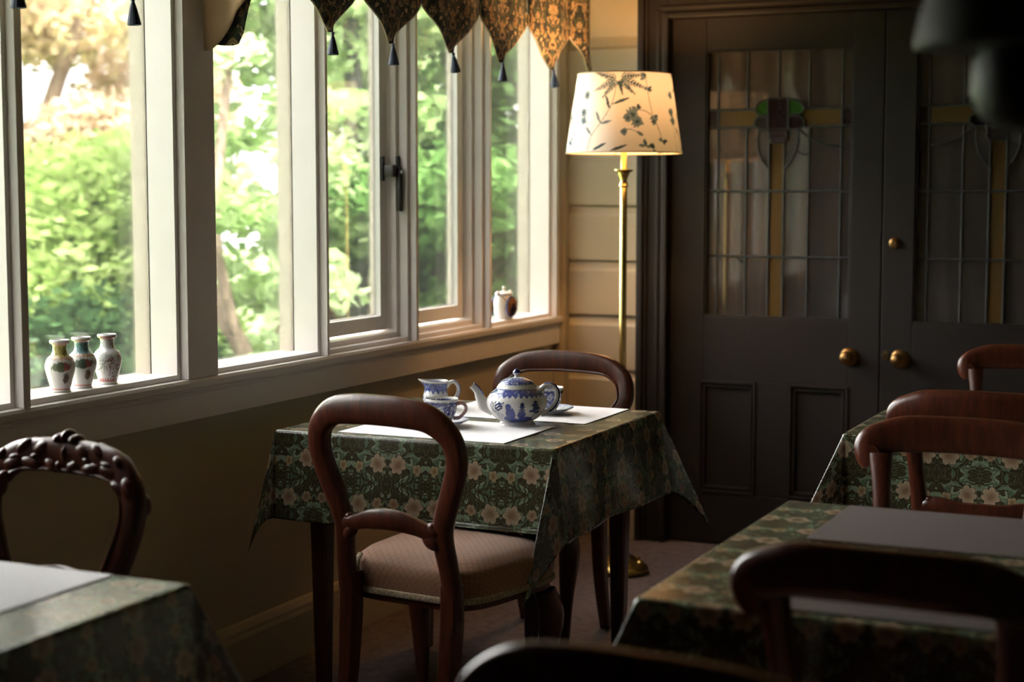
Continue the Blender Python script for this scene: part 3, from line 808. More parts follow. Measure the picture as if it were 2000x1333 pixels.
def cloth(label, x0, x1, y0, y1, over, corners, seed, rest=None):
    """square oilcloth: flat top, hanging sides, a hanging fold at each corner.
    corners: (sx, sy): (fold direction x, y, reach)"""
    rr = random.Random(seed)
    hx, hy = (x1 - x0) / 2, (y1 - y0) / 2; N = 120
    def axis(h):
        m = np.concatenate([np.linspace(-h - over, -h - .012, 38), np.linspace(-h - .009, -h + .009, 5), np.linspace(-h + .014, h - .014, 34), np.linspace(h - .009, h + .009, 5), np.linspace(h + .012, h + over, 38)])
        return m
    U, V = axis(hx), axis(hy); nu, nv = len(U), len(V)
    v = []; uv = []; ph = [rr.uniform(0, 6) for _ in range(8)]
    zt = .7525; rad = .008
    def hang(s, t_along, p):
        """drop s along a side: outward offset and z"""
        if s < rad * PI / 2:
            a = s / rad; return rad * math.sin(a), -rad * (1 - math.cos(a))
        d = s - rad * PI / 2
        flare = .10 + .05 * math.sin(t_along * 9 + p)
        return rad + d * flare + .006 * math.sin(t_along * 22 + p) * d / .25, -rad - d * .99
    for b in V:
        for a in U:
            s = max(0, abs(a) - hx); t = max(0, abs(b) - hy); sx = 1 if a > 0 else -1; sy = 1 if b > 0 else -1
            x = max(-hx, min(hx, a)); y = max(-hy, min(hy, b)); z = zt
            if s > 0 and t > 0:
                r = math.hypot(s, t); phi = math.atan2(t, s)
                o, dz = hang(r, 0, ph[0])
                fxd, fyd, k, dm = (*corners[(sx, sy)], 1.0)[:4]
                L = math.hypot(fxd, fyd); fxd /= L; fyd /= L
                lobe = 1 - abs(phi - PI / 4) / (PI / 4)
                lobe = lobe ** 1.15
                d = max(0, r - .01)
                cx, cy = math.cos(phi) * sx, math.sin(phi) * sy
                x += cx * o * .9 + fxd * d * k * lobe + cx * d * .06 * math.sin(2 * phi); y += cy * o * .9 + fyd * d * k * lobe + cy * d * .06 * math.sin(2 * phi)
                z += dz * (1 - .05 * lobe) * (1 + (dm - 1) * lobe)
            elif s > 0:
                o, dz = hang(s, y, ph[1 if sx > 0 else 2]); x += sx * o; z += dz
            elif t > 0:
                o, dz = hang(t, x, ph[3 if sy > 0 else 4]); y += sy * o; z += dz
                if rest and sy in rest:       # the hem comes to lie on a seat
                    xa, xb = rest[sy]; zr = .548; xw = x + (x0 + x1) / 2
                    m_ = max(0, min(1, (xw - xa) / .05, (xb - xw) / .05)); m_ = m_ * m_ * (3 - 2 * m_)
                    ex = max(0, zr - z) * m_
                    z += ex; y += sy * ex * .9
            v.append((x + (x0 + x1) / 2, y + (y0 + y1) / 2, z)); uv.append((a + 5, b + 5))
    f = [(j * nu + i, j * nu + i + 1, (j + 1) * nu + i + 1, (j + 1) * nu + i) for j in range(nv - 1) for i in range(nu - 1)]
    o = mesh('tablecloth', v, f, 'floral_oilcloth', None, True, uv=uv)
    sm = o.modifiers.new('thickness', 'SOLIDIFY'); sm.thickness = .0016; sm.offset = 0
    return tag(o, label, 'tablecloth')

def placemat(label, x0, x1, y0, y1, mat, rz=0):
    w, d = (x1 - x0) / 2, (y1 - y0) / 2
    o = MB().box(-w, w, -d, d, 0, .0025, .001).build('placemat', mat, None, loc=((x0 + x1) / 2, (y0 + y1) / 2, .7536))
    o.rotation_euler = (0, 0, rz)
    return tag(o, label, 'placemat')

def tables():
    std = {(1, 1): (1, 1, .35), (1, -1): (1, -1, .35), (-1, 1): (-1, 1, .3), (-1, -1): (-1, -1, .3)}
    # tea table by the window
    A = (.228, 1.024, 3.665, 4.432)
    table('dark square table under the cloth that carries the tea set', *A)
    cA = dict(std); cA[(1, -1)] = (-.55, -.84, .36, 1.16); cA[(1, 1)] = (.95, .25, .27, 1.06); cA[(-1, -1)] = (.2, -.6, .12)
    cloth('floral green oilcloth on the table with the blue and white tea set', *A, .240, cA, 1, {-1: (.56, 1.06), 1: (.34, .84)})
    placemat('white woven placemat under the cup by the chair with the buff seat', .402, .884, 3.684, 4.012, 'mat_white')
    placemat('white woven placemat under the cup behind the teapot', .452, .938, 4.088, 4.426, 'mat_white')
    # table under the carved chair
    B = (.16, 1.040, 1.33, 2.135)
    table('dark square table under the cloth with a white mat by the carved chair', *B)
    cloth('floral green oilcloth on the table by the carved crest chair', *B, .26, std, 2, {1: (.18, .71)})
    placemat('white woven placemat on the table by the carved crest chair', .42, .90, 1.77, 2.128, 'mat_white')
    # table with taupe mats
    D = (1.735, 2.56, 2.355, 3.242)
    table('dark square table under the cloth with two taupe mats', *D)
    cloth('floral green oilcloth on the table with two taupe mats', *D, .25, std, 3, {1: (1.77, 2.28), -1: (1.91, 2.42)})
    placemat('taupe woven placemat before the chair facing from the doors side', 1.86, 2.34, 2.885, 3.23, 'mat_taupe')
    placemat('taupe woven placemat before the chair with its back to the room', 1.90, 2.38, 2.375, 2.72, 'mat_taupe')
    # table nearest the doors
    G = (1.615, 2.42, 4.235, 4.86)
    table('dark square table under the cloth nearest the double doors', *G)
    cloth('floral green oilcloth on the table nearest the double doors', *G, .27, std, 4, {1: (1.68, 2.18), -1: (1.75, 2.26)})

tables()


# ------------------------------------------------------------------ china
WHITE = np.array((.78, .765, .745)); BLUE = np.array((.022, .030, .135)); MID = np.array((.09, .115, .32)); PALE = np.array((.36, .39, .55))

def hashn(a, b):
    s = np.sin(a * 12.9898 + b * 78.233) * 43758.5453
    return s - np.floor(s)

def vnoise(x, y):
    xi, yi = np.floor(x), np.floor(y); fx, fy = x - xi, y - yi
    fx = fx * fx * (3 - 2 * fx); fy = fy * fy * (3 - 2 * fy)
    a, b, c, d = hashn(xi, yi), hashn(xi + 1, yi), hashn(xi, yi + 1), hashn(xi + 1, yi + 1)
    return (a + (b - a) * fx) * (1 - fy) + (c + (d - c) * fx) * fy

def lathe_col(name, prof, n, mat, parent, colf, samples=None, sx=1, sy=1, deform=None):
    P = np.array(crom(prof, samples)) if samples else np.array(prof, float)
    m = len(P); a = np.linspace(0, 2 * PI, n, endpoint=False)
    Rr, A = np.meshgrid(P[:, 0], a, indexing='ij'); Zz = np.repeat(P[:, 1][:, None], n, 1)
    Xx, Yy = np.abs(Rr) * np.cos(A) * sx, np.abs(Rr) * np.sin(A) * sy
    v = np.stack([Xx, Yy, Zz], -1).reshape(-1, 3)
    arc = np.concatenate([[0], np.cumsum(np.hypot(np.diff(P[:, 0]), np.diff(P[:, 1])))])
    AR = np.repeat(arc[:, None], n, 1)
    col = colf(A.ravel(), Zz.ravel(), np.abs(Rr).ravel(), AR.ravel())
    if deform is not None: v = deform(v)
    f = [(k * n + i, k * n + (i + 1) % n, (k + 1) * n + (i + 1) % n, (k + 1) * n + i) for k in range(m - 1) for i in range(n)]
    return mesh(name, v, f, mat, parent, True, col=col)

def paintmask(col, mask, c, soft=None):
    m = mask.astype(float)[:, None]
    return col * (1 - m) + np.asarray(c) * m

def wrap(a): return (a + PI) % (2 * PI) - PI

def teapot(label, loc, rz):
    t = thing('teapot', label, 'teapot', loc, rz)
    cam_a = math.atan2(0 - loc[1], 2.6 - loc[0]) - rz     # face of the print
    face = wrap(cam_a)
    def body(a, z, r, arc):
        c = np.tile(WHITE, (len(a), 1))
        s = wrap(a - face) * .078
        nz = vnoise(s * 900, z * 900); n2 = vnoise(s * 300 + 9, z * 300)
        sh = z > .083 + .003 * np.sin(a * 30)
        c = paintmask(c, sh & (n2 + .4 * nz > .35), MID); c = paintmask(c, sh & (nz > .62), BLUE); c = paintmask(c, z > .1, PALE)
        def ell(cx, cz, rx, rz_, k=.25): return ((s - cx) / rx) ** 2 + ((z - cz) / rz_) ** 2 < 1 + k * (nz - .5) * 2
        for (cx, cz, rx, rz_) in ((-.018, .036, .014, .020), (-.022, .056, .008, .011), (.030, .020, .030, .010), (-.005, .016, .03, .008), (-.03, .022, .014, .008),
                                  (.014, .036, .012, .012), (.050, .062, .011, .005), (.056, .053, .012, .005), (.044, .046, .010, .004), (.060, .042, .010, .004), (.052, .070, .006, .004)):
            c = paintmask(c, ell(cx, cz, rx, rz_), BLUE * (1 + .6 * n2[:, None]))
        c = paintmask(c, (np.abs(s - .052 - .004 * np.sin(z * 200)) < .0014) & (z > .02) & (z < .066), BLUE)
        for zz, w in ((.048, .012), (.057, .0085), (.065, .005)):        # tiered roof
            c = paintmask(c, (np.abs(s - .014) < w * (1 - (z - zz) / .007)) & (z > zz) & (z < zz + .006), BLUE)
        c = paintmask(c, (np.abs(s - .014) < .0045) & (z > .04) & (z < .068), BLUE)
        for q in range(4):
            ph = q * .0062
            c = paintmask(c, (np.abs(z - .050 - ph - .003 * np.sin(s * 260 + q)) < .0021) & (s > -.062) & (s < -.040 + .002 * q), BLUE)
        for q in range(5):
            c = paintmask(c, (np.abs(z - .042 + q * .0052 - (s + .06) * -.35) < .0009) & (s > -.068) & (s < -.036), MID)
        for q in range(3):
            c = paintmask(c, (np.abs(s + .078 - q * .004 - .003 * np.sin(z * 300 + q)) < .0011) & (z > .04) & (z < .072), BLUE)
        c = paintmask(c, (z < .012), WHITE)
        return c
    prof = [(.0, .0), (.046, .0), (.050, .004), (.045, .010), (.046, .013), (.060, .022), (.075, .040), (.082, .058), (.080, .074), (.070, .088), (.058, .097), (.054, .100), (.050, .100), (.048, .096), (.0, .095)]
    dense = []
    for (r0, z0), (r1, z1) in zip(prof[:-1], prof[1:]):
        pass
    P = np.array(crom(prof, 150)); P[:, 0] = np.abs(P[:, 0])
    lathe_col('body', P, 300, 'china_print', t, body)
    def lidc(a, z, r, arc):
        c = np.tile(WHITE, (len(a), 1)); n2 = vnoise(np.cos(a) * r * 420 + 40, np.sin(a) * r * 420 + 40); n3 = vnoise(np.cos(a) * r * 1300 + 7, np.sin(a) * r * 1300)
        band = (r > .014) & (r < .050)
        c = paintmask(c, band & (n2 > .22), MID); c = paintmask(c, band & (n3 > .6), BLUE); c = paintmask(c, band & (n2 > .72), PALE)
        c = paintmask(c, np.abs(r - .0505) < .002, WHITE)
        return c
    lid = lathe_col('lid', [(.053, .0995), (.0545, .102), (.052, .106), (.047, .114), (.038, .122), (.025, .1275), (.012, .1295), (.0, .13)], 120, 'china_print', t, lidc, 60)
    def knobc(a, z, r, arc):
        c = np.tile(WHITE, (len(a), 1)); return paintmask(c, z > .1425, BLUE)
    lathe_col('knob', [(.007, .129), (.0055, .132), (.008, .137), (.0105, .141), (.0100, .145), (.006, .150), (.002, .153), (.0, .1535)], 32, 'china_print', lid, knobc, 40)
    # spout along +x, handle along -x
    sp = crom([(.062, 0, .045), (.088, 0, .055), (.101, 0, .074), (.108, 0, .091), (.122, 0, .106)], 26)
    rw = [q[0] for q in crom([(.022,), (.0185,), (.0125,), (.0095,), (.0085,)], 26)]
    m = MB().sweep(sp, rw, rw, seg=18)
    s = m.build('spout', 'china_white', t, True)
    m = MB()
    for q in range(7):
        i = 12 + q * 2; p = Vector(sp[i]); m.blob((p.x - rw[i] * .60, p.y - rw[i] * .2, p.z + rw[i] * .72), (.0038, .0055, .0035))
    m.build('spout_print', 'china_blue', s, True)
    hp = crom([(-.062, 0, .088), (-.072, 0, .104), (-.088, 0, .110), (-.104, 0, .102), (-.110, 0, .084), (-.106, 0, .064), (-.094, 0, .046), (-.076, 0, .034), (-.066, 0, .030)], 40)
    hw = [q[0] for q in crom([(.010,), (.0075,), (.007,), (.0068,), (.0068,), (.0065,), (.006,), (.006,), (.007,)], 40)]
    h = MB().sweep(hp, hw, [w * .9 for w in hw], seg=14).build('handle', 'china_white', t, True)
    off = [Vector(p) + (Vector(p) - Vector((-.078, 0, .07))).normalized() * .0035 for p in hp[6:32]]
    MB().sweep(off, [.0042] * len(off), [.0052] * len(off), seg=10).build('handle_stripe', 'china_blue', h, True)
    return t

def cup_saucer(cl, sl, loc, rz, pink):
    sc = thing('saucer', sl, 'saucer', loc, 0)
    def sauc(a, z, r, arc):
        c = np.tile(WHITE, (len(a), 1)); n2 = vnoise(np.cos(a) * r * 380 + 40, np.sin(a) * r * 380 + 40)
        b = (r > .045) & (r < .068); c = paintmask(c, b & (n2 > .5), PALE); c = paintmask(c, (r > .068), PALE); return c
    lathe_col('dish', [(.0, .0), (.034, .0), (.036, .003), (.055, .009), (.072, .017), (.0725, .019), (.070, .0185), (.052, .011), (.034, .006), (.0, .0055)], 96, 'china_print', sc, sauc, 70)
    c = thing('teacup', cl, 'teacup', (loc[0], loc[1], loc[2] + .0062), rz)
    def cupc(a, z, r, arc):
        c = np.tile(WHITE, (len(a), 1)); x = a * .04
        n2 = vnoise(x * 320 + 5, z * 320); n3 = vnoise(x * 900, z * 900)
        outer = arc < .115
        b = outer & (z > .012) & (z < .062)
        c = paintmask(c, b & (n2 + .35 * n3 > .55), BLUE); c = paintmask(c, b & (n3 > .7), MID)
        c = paintmask(c, outer & (np.abs(z - .058) < .003), BLUE); return c
    lathe_col('bowl', [(.0, .0), (.024, .0), (.025, .004), (.026, .008), (.034, .022), (.040, .042), (.044, .066), (.0445, .068), (.0425, .067), (.038, .042), (.030, .02), (.0, .012)], 140, 'china_print', c, cupc, 110)
    hp = crom([(.036, 0, .054), (.052, 0, .058), (.064, 0, .052), (.066, 0, .040), (.058, 0, .028), (.046, 0, .018), (.032, 0, .016)], 30)
    MB().sweep(hp, [.0045] * 30, [.004] * 30, seg=10).build('handle', 'china_pink' if pink else 'china_white', c, True)

def jug(label, loc, rz):
    t = thing('milk_jug', label, 'jug', loc, rz)
    def jc(a, z, r, arc):
        c = np.tile(WHITE, (len(a), 1)); x = a * .035; n2 = vnoise(x * 300 + 5, z * 300); n3 = vnoise(x * 900, z * 900)
        outer = arc < .14
        b = outer & (z > .052 + .004 * np.sin(a * 14)) & (z < .078)
        c = paintmask(c, b, PALE); c = paintmask(c, b & (n2 + .3 * n3 > .5), MID); c = paintmask(c, b & (n3 > .62), BLUE)
        b = outer & (z > .012) & (z < .040); c = paintmask(c, b & (n2 > .58), MID); return c
    def deform(v):
        k = np.clip((v[:, 2] - .05) / .032, 0, 1) ** 2; front = np.clip(v[:, 0] / .036, 0, 1) ** 4
        v = v.copy(); v[:, 0] += k * front * .016; v[:, 2] += k * front * .006; v[:, 1] *= 1 - .25 * k * front; return v
    lathe_col('body', [(.0, .0), (.028, .0), (.030, .004), (.035, .018), (.038, .032), (.035, .048), (.032, .060), (.0335, .074), (.036, .082), (.0345, .0825), (.031, .072), (.030, .06), (.034, .034), (.026, .008), (.0, .006)], 140, 'china_print', t, jc, 120, deform=deform)
    hp = crom([(-.030, 0, .064), (-.042, 0, .078), (-.056, 0, .078), (-.066, 0, .064), (-.064, 0, .044), (-.052, 0, .026), (-.034, 0, .018)], 30)
    h = MB().sweep(hp, [.0055] * 30, [.0048] * 30, seg=12).build('handle', 'china_white', t, True)
    off = [Vector(p) + (Vector(p) - Vector((-.045, 0, .05))).normalized() * .003 for p in hp[8:24]]
    MB().sweep(off, [.0033] * len(off), [.004] * len(off), seg=8).build('handle_stripe', 'china_blue', h, True)

def vase(label, loc, rz, neck, kind):
    def vc(a, z, r, arc):
        c = np.tile(np.array((.74, .735, .74)), (len(a), 1)); x = wrap(a) * .03
        n2 = vnoise(x * 380 + 9, z * 380); n3 = vnoise(x * 800, z * 800 + 3)
        if kind < 2:
            c = paintmask(c, (z > .085) & (z < .113), neck); c = paintmask(c, (z > .085) & (z < .113) & (n2 > .62), np.array(neck) * .45)
            c = paintmask(c, (z > .078 + .002 * np.sin(a * 22)) & (z < .086) & (n3 > .35), (.42, .23, .13))
            c = paintmask(c, (z > .113) & (z < .119), (.62, .36, .36))
            c = paintmask(c, (z > .006) & (z < .0095), (.55, .25, .22))
            blob = ((x - .012) / .022) ** 2 + ((z - .062) / .012) ** 2 < .55 + .7 * n2
            c = paintmask(c, blob, (.12, .15, .09) if kind == 0 else (.10, .13, .10)); c = paintmask(c, blob & (x > .018), (.30, .09, .08))
            c = paintmask(c, ((x - .024) / .008) ** 2 + ((z - .034) / .014) ** 2 < .4 + .8 * n3, (.16, .12, .10))
        else:
            c = paintmask(c, (z > .112 + .002 * np.sin(a * 26)) & (z < .120), (.42, .14, .13))
            c = paintmask(c, (z < .014 + .003 * np.sin(a * 24)) & (z > .007), (.42, .13, .11))
            c = paintmask(c, (np.abs(z - .05 - .012 * np.sin(x * 130)) < .0012) & (x > -.02), (.13, .14, .10))
            c = paintmask(c, (n3 > .74) & (z > .03) & (z < .075) & (x > -.012), (.14, .15, .09)); c = paintmask(c, (n2 > .72) & (x > .012) & (z < .07) & (z > .02), (.42, .16, .22))
            c = paintmask(c, (n3 > .72) & (z > .088) & (z < .112), (.14, .17, .11))
        return c
    P = np.array(crom([(.0, .0), (.022, .0), (.0225, .004), (.0235, .010), (.029, .030), (.0345, .052), (.035, .066), (.030, .080), (.020, .090), (.0165, .100), (.017, .112), (.023, .1175), (.0235, .123), (.0205, .1245), (.0145, .112), (.013, .1), (.0, .09)], 140))
    P[:, 0] = np.abs(P[:, 0])
    o = lathe_col('porcelain_vase', P, 120, 'china_print', None, vc)
    o.location = loc; o.rotation_euler = (0, 0, rz)
    return tag(o, label, 'vase')

def sill_jar(label, loc, rz):
    t = thing('lidded_jar', label, 'jar', loc, rz)
    def bc(a, z, r, arc):
        c = np.tile(WHITE, (len(a), 1)); x = wrap(a)
        side = (np.abs(np.abs(x) - PI / 2) < .5)
        return paintmask(c, side & (z > .03) & (z < .075) & (vnoise(x * 9, z * 180) > .5), PALE)
    lathe_col('body', [(.0, .0), (.036, .0), (.038, .004), (.043, .025), (.045, .05), (.043, .072), (.037, .088), (.036, .094), (.034, .094), (.034, .086), (.0, .085)], 64, 'china_print', t, bc, 60, sx=.98, sy=.80)
    lid = MB().lathe([(.0385, .0945), (.040, .097), (.034, .101), (.015, .106), (.004, .108), (.005, .112), (.007, .117), (.006, .122), (.002, .125)], 36, 1.1, .8).build('lid', 'china_white', t, True)
    for sy in (-1, 1):
        n = 40
        d = MB()
        vv = []
        prof = [(.040, .0), (.040, .004), (.036, .006), (.034, .0045)]
        for r, y in prof:
            for i in range(n): vv.append((r * .92 * math.cos(2 * PI * i / n), sy * (.033 + y), .048 + r * math.sin(2 * PI * i / n)))
        ff = [(q * n + i, q * n + (i + 1) % n, (q + 1) * n + (i + 1) % n, (q + 1) * n + i) for q in range(3) for i in range(n)]
        dd = MB().add(vv, ff).build('medallion_rim', 'china_blue', t, True)
        nn = 36; ring = [0, .25, .5, .75, 1.0]; v = [(0, sy * .0385, .048)]; c = [(.03, .025, .05)]; f = []
        for q in ring[1:]:
            for i in range(nn):
                a = 2 * PI * i / nn; x, z = q * .0325 * math.cos(a), q * .0345 * math.sin(a)
                v.append((x, sy * .0385, .048 + z))
                c.append((.34, .17, .09) if (z > .004 + .01 * math.sin(x * 160) or x < -.017) else (.025, .02, .045))
        for i in range(nn): f.append((0, 1 + i, 1 + (i + 1) % nn))
        for q in range(3):
            for i in range(nn): f.append((1 + q * nn + i, 1 + q * nn + (i + 1) % nn, 1 + (q + 1) * nn + (i + 1) % nn, 1 + (q + 1) * nn + i))
        mesh('medallion', v, f, 'china_print', dd, False, col=np.array(c))
    for sx in (-1, 1):
        MB().blob((sx * .042, 0, .098), (.009, .008, .010)).build('ear', 'china_white', t, True)
    p = crom([(-.044, -.006, .098), (-.046, -.026, .085), (-.030, -.042, .060), (0, -.047, .046), (.030, -.042, .060), (.046, -.026, .085), (.044, -.006, .098)], 30)
    MB().sweep(p, .0014, seg=6, ref=(0, 0, 1)).build('bail_handle', 'black_iron', t, True)

def china():
    zt = .7536
    teapot('blue and white printed teapot standing between the two white mats', (.772, 4.005, zt + .001), R(24.7 + 180 - 6))
    cup_saucer('blue and white teacup with pink handle, in front of the milk jug', 'blue rimmed saucer under the cup beside the milk jug', (.606, 3.885, zt + .0025), R(14), True)
    cup_saucer('blue and white teacup standing behind the teapot handle', 'blue rimmed saucer under the cup behind the teapot handle', (.762, 4.24, zt + .0025), R(150), False)
    jug('blue and white milk jug near the window edge of the tea table', (.425, 4.20, zt + .001), R(24.7 + 180 + 8))
    zl = ZS + .0145
    vase('small white vase with a yellow neck on the window ledge', (-.022, 3.103, zl), R(-70), (.52, .46, .16), 0)
    vase('small white vase with a turquoise neck on the window ledge', (-.028, 3.190, zl), R(-70), (.16, .33, .36), 1)
    vase('small white vase with red scalloped rim and branch painting on the window ledge', (-.024, 3.283, zl), R(-70), (.7, .7, .7), 2)
    sill_jar('small lidded blue and white jar with dark medallion on the window ledge', (-.019, 5.62, zl), R(82))

china()


# ------------------------------------------------------------------ floor lamp
def floor_lamp():
    L = thing('floor_lamp', 'brass floor lamp with floral drum shade beside the dark doors', 'lamp', (.505, 5.51, 0))
    base = MB().lathe([(.0, .012), (.098, .012), (.100, .018), (.096, .026), (.088, .032), (.080, .034), (.074, .040), (.066, .046), (.048, .060), (.030, .068), (.022, .080), (.018, .090)], 48).build('base', 'brass', L, True)
    m = MB()
    for i in range(6):
        a = i * PI / 3; m.blob((.072 * math.cos(a), .072 * math.sin(a), .042), (.016, .016, .010))
    m.build('boss', 'brass', base, True)
    for i in range(4):
        a = PI / 4 + i * PI / 2; MB().blob((.08 * math.cos(a), .08 * math.sin(a), .007), (.014, .014, .007)).build('foot', 'brass', base, True)
    pole = MB().lathe([(.0135, .085), (.0135, .70), (.0125, .705), (.0125, .80), (.0125, 1.40), (.011, 1.402), (.011, 1.55)], 24).build('pole', 'brass', L, True)
    for z in (.722, .732, .742): MB().lathe([(.0135, z - .005), (.0165, z - .003), (.0165, z + .002), (.0135, z + .004)], 24).build('collar', 'brass', pole, True)
    MB().lathe([(.013, 1.40), (.017, 1.405), (.015, 1.412), (.011, 1.425), (.016, 1.440), (.020, 1.447), (.021, 1.453), (.034, 1.460), (.034, 1.464), (.012, 1.466)], 32).build('drip_cup', 'brass', pole, True)
    MB().lathe([(.016, 1.548), (.018, 1.555), (.018, 1.60), (.014, 1.61)], 20).build('socket', 'brass', L, True)
    bulb = MB().lathe([(.010, 1.61), (.016, 1.63), (.026, 1.655), (.029, 1.675), (.024, 1.695), (.012, 1.706), (.002, 1.709)], 20).build('bulb', 'bulb_glass', L, True)
    z0, z1, r0, r1 = 1.522, 1.800, .207, .166
    n, mrow = 520, 140
    a = np.linspace(0, 2 * PI, n, endpoint=False); t = np.linspace(0, 1, mrow)
    T, A = np.meshgrid(t, a, indexing='ij'); Rr = r0 + (r1 - r0) * T; Z = z0 + (z1 - z0) * T
    v = np.stack([Rr * np.cos(A), Rr * np.sin(A), Z], -1).reshape(-1, 3)
    face = math.atan2(-5.51, 2.6 - .505)
    s = (wrap(A - face) * .187).ravel(); z = (T * .28).ravel()      # unrolled shade in metres
    col = np.tile(np.array((.80, .755, .70)), (len(s), 1))
    INK = np.array((.045, .080, .105)); INK2 = np.array((.14, .20, .24))
    rr = random.Random(5)
    nz = vnoise(s * 700 + 50, z * 700)
    def leafp(c, x, y, ang, ln, w, ink=INK):
        ca, sa = math.cos(ang), math.sin(ang); dx, dy = s - x, z - y
        p = (dx * ca + dy * sa) / ln; q = (-dx * sa + dy * ca)
        m = (p > 0) & (p < 1) & (np.abs(q) < w * np.sin(np.clip(p, 0, 1) * PI) ** .8 * (.75 + .5 * nz))
        return paintmask(c, m, ink if rr.random() < .6 else INK2)
    def stem(c, pts, w=.0011, ink=INK):
        P = crom(pts, 24)
        m = np.zeros(len(s), bool)
        for (x0_, y0_), (x1_, y1_) in zip(P[:-1], P[1:]):
            dx, dy = x1_ - x0_, y1_ - y0_; L2 = dx * dx + dy * dy + 1e-12
            tt = np.clip(((s - x0_) * dx + (z - y0_) * dy) / L2, 0, 1)
            m |= ((s - x0_ - tt * dx) ** 2 + (z - y0_ - tt * dy) ** 2) < w * w
        return paintmask(c, m, ink), P
    def fern(c, x, y, ang, ln):
        for k in range(9):
            tt = k / 8; px_, py_ = x + math.cos(ang) * ln * tt, y + math.sin(ang) * ln * tt; w = ln * .30 * (1 - .75 * tt)
            for sg in (-1, 1): c = leafp(c, px_, py_, ang + sg * .7, w, .0026)
        return leafp(c, x, y, ang, ln, .0026)
    def flower(c, x, y, r):
        for k in range(11): c = leafp(c, x, y, k * 2 * PI / 11 + .2, r * rr.uniform(.7, 1.1), .0055, INK2)
        return paintmask(c, (s - x) ** 2 + (z - y) ** 2 < (r * .3) ** 2, INK)
    for sh in (0.0, .36, -.36, .72):
        # tall stem with fern head
        col, P = stem(col, [(-.125 + sh, .005), (-.115 + sh, .055), (-.080 + sh, .105), (-.045 + sh, .165), (-.030 + sh, .225)])
        for (x, y, an, ln) in ((-.03, .255, 2.9, .085), (-.03, .25, -2.75, .09), (-.028, .248, -2.3, .075), (-.02, .248, -1.3, .05), (-.015, .25, -.75, .07), (-.012, .255, -.35, .095), (-.012, .262, .05, .085)): col = fern(col, x + sh, y, an, ln)
        for (x, y, an, ln) in ((-.044, .165, .35, .07), (-.052, .15, 1.9, .05), (-.083, .10, 2.0, .05), (-.085, .098, .25, .045), (-.115, .06, 2.3, .04), (-.105, .006, .5, .055), (-.045, .004, .35, .06)): col = leafp(col, x + sh, y, an, ln, .0052)
        # flower spray
        col = flower(col, .028 + sh, .128, .030); col = flower(col, .045 + sh, .105, .024); col = flower(col, .012 + sh, .118, .018)
        col, P = stem(col, [(.045 + sh, .145), (.075 + sh, .142), (.105 + sh, .12), (.125 + sh, .075), (.138 + sh, .03)])
        col, P = stem(col, [(.105 + sh, .12), (.095 + sh, .17), (.088 + sh, .225), (.085 + sh, .27)])
        for (x, y) in ((.045, .15), (.088, .215), (.085, .262), (.108, .125), (.115, .105), (.138, .04), (.07, .02), (.10, .01)):
            for k in range(4): col = leafp(col, x + sh, y, rr.uniform(0, 6.28), rr.uniform(.016, .028), .0058)
        col, P = stem(col, [(.0 + sh, .075), (.02 + sh, .078), (.045 + sh, .068)]); col = flower(col, .0 + sh, .07, .014); col = leafp(col, .04 + sh, .072, -.6, .03, .006)
        for (x, y) in ((-.16, .14), (-.155, .11), (-.15, .20)): col = flower(col, x + sh, y, .018)
        col, P = stem(col, [(-.15 + sh, .0), (-.152 + sh, .06), (-.157 + sh, .12)], .0009, INK2)
    f = [(k * n + i, k * n + (i + 1) % n, (k + 1) * n + (i + 1) % n, (k + 1) * n + i) for k in range(mrow - 1) for i in range(n)]
    sh_ = mesh('lamp_shade', v, f, 'shade_linen', L, True, col=col)
    for r, z in ((r0, z0), (r1, z1)):
        ring = [(r * math.cos(2 * PI * i / 60), r * math.sin(2 * PI * i / 60), z) for i in range(62)]
        MB().sweep(ring, .0022, seg=8, ref=(0, 0, 1), cap=False).build('shade_rim', 'piping_cream', sh_, True)
    m = MB()
    for i in range(3):
        q = i * 2 * PI / 3; m.sweep([(.018 * math.cos(q), .018 * math.sin(q), 1.60), (.202 * math.cos(q), .202 * math.sin(q), 1.524)], .0016, seg=6, ref=(0, 0, 1))
    m.build('shade_carrier', 'brass', sh_, True)
    ld = bpy.data.lights.new('bulb_light', 'POINT'); ld.energy = 15.0; ld.color = (1.0, .52, .20); ld.shadow_soft_size = .03
    lo = bpy.data.objects.new('bulb_light', ld); COL.objects.link(lo); lo.parent = L; lo.location = (0, 0, 1.735)

floor_lamp()


# ------------------------------------------------------------------ valances
def tassel(parent, p, ang):
    prof = [(.0, .0), (.004, .0), (.0055, -.005), (.0035, -.010), (.0045, -.013), (.007, -.022), (.012, -.045), (.0155, -.062), (.0125, -.064), (.0, -.058)]
    n = 28; v = []; f = []
    for k, (r, z) in enumerate(prof):
        for i in range(n):
            a = 2 * PI * i / n; rr = r * (1 + (.09 * (i % 2) if k > 3 else 0)); q = Vector((rr * math.cos(a), rr * math.sin(a), z))
            q = Matrix.Rotation(ang, 3, 'X') @ q; v.append(q + Vector(p))
    for k in range(len(prof) - 1):
        for i in range(n): f.append((k * n + i, k * n + (i + 1) % n, (k + 1) * n + (i + 1) % n, (k + 1) * n + i))
    return MB().add(v, f).build('tassel', 'tassel_blue', parent, True)

